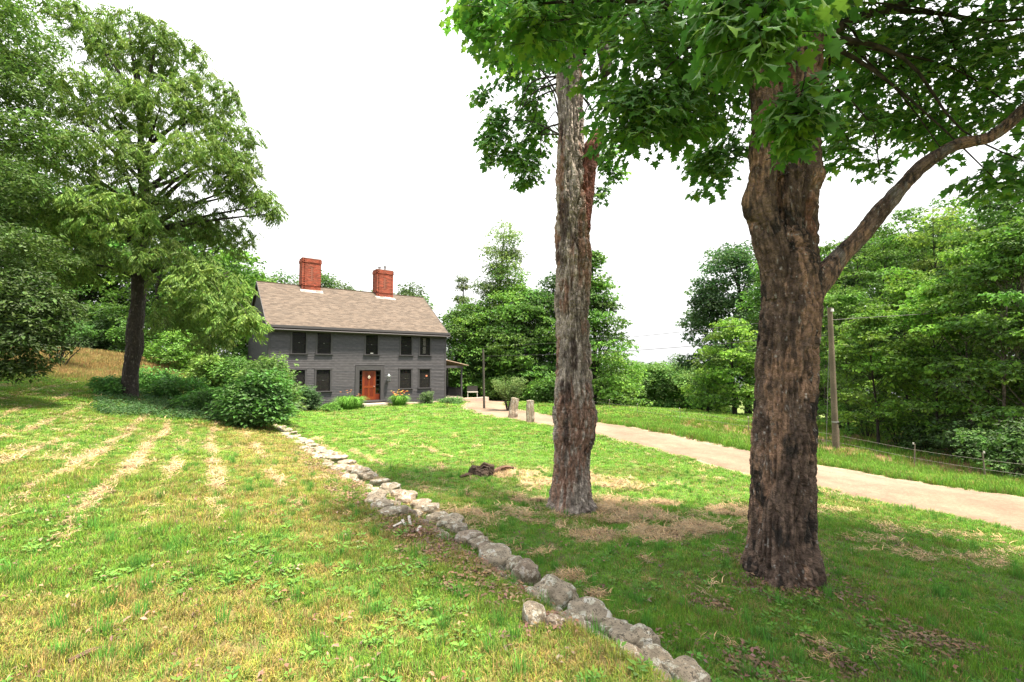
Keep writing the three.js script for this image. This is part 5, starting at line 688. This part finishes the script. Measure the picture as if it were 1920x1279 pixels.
const strawGeo = (() => { const r = rng(6), pos = []; for (let i = 0; i < 16; i++) { const a = r() * 6.283, o = V(Math.cos(a), 0, Math.sin(a)), b = V((r() - 0.5) * 0.12, 0.004 + r() * 0.03, (r() - 0.5) * 0.12), l = 0.05 + r() * 0.08, s = V(-o.z, 0, o.x).multiplyScalar(0.0026 + r() * 0.0014), m = b.clone().addScaledVector(o, l * 0.5).add(V(0, 0.012 * r(), 0)), e = b.clone().addScaledVector(o, l).add(V((r() - 0.5) * 0.03, (r() - 0.5) * 0.02, (r() - 0.5) * 0.03)); for (const v of [b.clone().sub(s), b.clone().add(s), m.clone().sub(s), b.clone().add(s), m.clone().add(s), m.clone().sub(s), m.clone().sub(s), m.clone().add(s), e]) pos.push(v.x, Math.max(0.002, v.y), v.z); } return toned(pos, 9, 96, 0.7, 1.3); })();
const litterGeo = (() => { const r = rng(7), pos = []; for (let i = 0; i < 7; i++) pos.push(...kite(0.03 + r() * 0.022, 0.014 + r() * 0.012, (r() - 0.5) * 0.16, 0.012 + r() * 0.025, (r() - 0.5) * 0.16, V(r() - 0.5, (r() - 0.5) * 0.5, r() - 0.5), V((r() - 0.5) * 0.8, 1, (r() - 0.5) * 0.8))); return toned(pos, 6, 97, 0.6, 1.3); })();
const weedGeo = (() => { const r = rng(17), pos = []; for (let i = 0; i < 9; i++) { const a = i * 2.4, e = 0.25 + r() * 0.5; pos.push(...kite(0.026 + r() * 0.018, 0.015 + r() * 0.007, Math.cos(a) * 0.01, 0.012 + r() * 0.03, Math.sin(a) * 0.012, V(Math.cos(a), e, Math.sin(a)), V(-Math.cos(a) * e, 1, -Math.sin(a) * e))); } return toned(pos, 6, 98, 0.7, 1.3); })();
{
  const lists = [[], [], []], big = [], farL = [], straw = [], litter = [], weeds = [], r = rng(101);
  const inView = (x, d) => d > 1.2 && Math.abs(x) < d * 1.5 + 2;
  const put = (list, x, d, s, sy, c, sink = 0.0) => { tmpE.set((r() - 0.5) * 0.4, r() * 6.283, (r() - 0.5) * 0.4); list.push([new THREE.Matrix4().compose(V(x, gMesh(x, d) - sink, -d), tmpQ.setFromEuler(tmpE), V(s, sy, s)), c]); };
  const strip = (d0, d1, den, f) => { const area = (d1 - d0) * ((d0 + d1) * 1.45 + 4), n = Math.round(area * den); for (let i = 0; i < n; i++) { const d = Math.sqrt(lerp(d0 * d0, d1 * d1, r())), x = (r() * 2 - 1) * (d * 1.45 + 2); const c = cover(x, d); if (c.drv < DW - 0.12 + 0.3 * noise(x * 4, d * 4, 77)) continue; if (r() > c.dense) continue; f(x, d, c); } };
  const green = (c) => { const y = r(); let g = c.g; if (y < 0.06 + 0.34 * c.dry) g = mix3(g, [0.33, 0.24, 0.095], 0.85); else if (y < 0.12 + 0.4 * c.dry) g = mix3(g, [0.22, 0.12, 0.06], 0.7); else if (y > 0.78) g = mix3(g, [0.085, 0.26, 0.03], 0.7); return tint(g, r, 0.5); };
  const strawC = () => { const k = 0.7 + r() * 0.55, t = r(); return rgb(lerp(0.43, 0.35, t) * k, lerp(0.33, 0.24, t) * k, lerp(0.19, 0.115, t) * k); }, litC = () => { const k = 0.4 + r() * 0.9; return rgb(0.23 * k, (0.11 + r() * 0.06) * k, (0.065 + r() * 0.04) * k); };
  const short = (sxy) => (x, d, c) => {
    const u = r();
    if (u < c.straw * 0.62) { for (let q = 0; q < 1; q++) { const q2 = d < 6.5 ? 0.62 : 0.9; put(straw, x + (r() - 0.5) * 0.05, d + (r() - 0.5) * 0.05, q2 + r() * 0.4, q2 + r() * 0.9, strawC(), -0.006 - r() * 0.02); } if (r() < 0.55) return; }
    else if (u < c.straw * 0.85 + c.litter * 0.55) { put(litter, x, d, 0.8 + r() * 0.6, 1, litC(), -0.004); if (r() < 0.6) return; }
    else if (u < c.straw + c.litter * 0.5 + c.soil * 0.7) return;
    const h = c.tall * (0.6 + 0.8 * r());
    if (d < 8 && r() < 0.025 * sstep(0.45, 0.62, fbm(x * 1.4, d * 1.4, 44, 2))) put(weeds, x, d, 0.7 + r() * 0.8, 0.9 + r() * 0.6, tint([0.11, 0.235, 0.035], r, 0.6), 0.0);
    put(lists[Math.floor(r() * 3)], x, d, sxy * (0.8 + r() * 0.5), h, green(c));
  };
  strip(0.6, 4.5, 2000, short(0.05)); strip(4.5, 8.5, 900, short(0.065)); strip(8.5, 14, 330, short(0.1));
  strip(14, 24, 62, (x, d, c) => { if (r() < c.straw * 0.7) { put(straw, x, d, 2, 2, strawC(), -0.01); return; } put(big, x, d, 0.14, c.tall * (0.9 + r() * 0.6), green(c)); });
  strip(24, 44, 14, (x, d, c) => put(big, x, d, 0.26, Math.max(0.07, c.tall) * (0.9 + r() * 0.6), green(c)));
  strip(44, 75, 2.5, (x, d, c) => put(farL, x, d, 0.35, 0.3 + 0.3 * r(), green(c)));
  // taller lush growth on the far verge and in the meadow
  for (let i = 0; i < 26000; i++) { const d = 18 + r() * 16, x = -12 - r() * 26; if (!inView(x, d)) continue; const c = cover(x, d); if (c.tall < 0.25) continue; put(big, x, d, 0.2, c.tall * (0.8 + r() * 0.6), tint(mix3([0.31, 0.2, 0.075], [0.2, 0.21, 0.055], r() * r()), r, 0.4)); }
  for (let i = 0; i < 9000; i++) { const d = 9 + r() * 26, x = (13 - d * 0.47) / 0.88 + r() * 2.6 * (0.5 + d / 25); if (!inView(x, d) || x < 2) continue; const c = cover(x, d); if (c.drv < DW + 0.5 || c.litter > 0.5) continue; put(big, x, d, 0.13, 0.12 + 0.25 * r() * noise(x * 0.8, d * 0.8, 4), tint([0.14, 0.28, 0.03], r, 0.5)); }
  // longer tufts in the near field
  for (let i = 0; i < 420; i++) { const d = 2.2 + r() * 9, x = (r() * 2 - 1) * d * 1.15; const c = cover(x, d); if (c.drv < DW || c.soil > 0.4) continue; for (let j = 0; j < 4; j++) put(lists[2], x + (r() - 0.5) * 0.06, d + (r() - 0.5) * 0.06, 0.075, 0.1 + r() * 0.09, tint([0.085, 0.24, 0.03], r, 0.4)); }
  // leaf litter and loose straw scattered thinly
  for (let i = 0; i < 500; i++) { const d = 2 + r() * 9, x = (r() * 2 - 1) * d * 1.15; if (cover(x, d).drv > DW) put(litter, x, d, 0.7 + r() * 0.5, 1, litC(), -0.02); }
  lists.forEach((l, i) => instances('grass', TUFT[i], M.grass, l, scene, ['short mown grass of the field and lawn', 'short curling grass mixed through the field and lawn', 'upright grass mixed through the field and lawn'][i], 'grass'));
  instances('lawn_grass', BIG, M.grass, big, scene, 'grass of the far lawn, meadow and verge', 'grass'); instances('field_grass', FARG, M.grass, farL, scene, 'long grass of the far field', 'grass');
  instances('straw', strawGeo, M.straw, straw, scene, 'dry straw left in rows and patches by mowing', 'straw'); instances('leaf_litter', litterGeo, M.straw, litter, scene, 'dead brown leaves scattered on the ground', 'leaf litter'); instances('weeds', weedGeo, M.grass, weeds, scene, 'small broad-leaved weeds in the grass', 'weeds');
  console.log('instances', lists.map((l) => l.length), big.length, farL.length, straw.length, litter.length, weeds.length);
}
renderer.render(scene, camera);
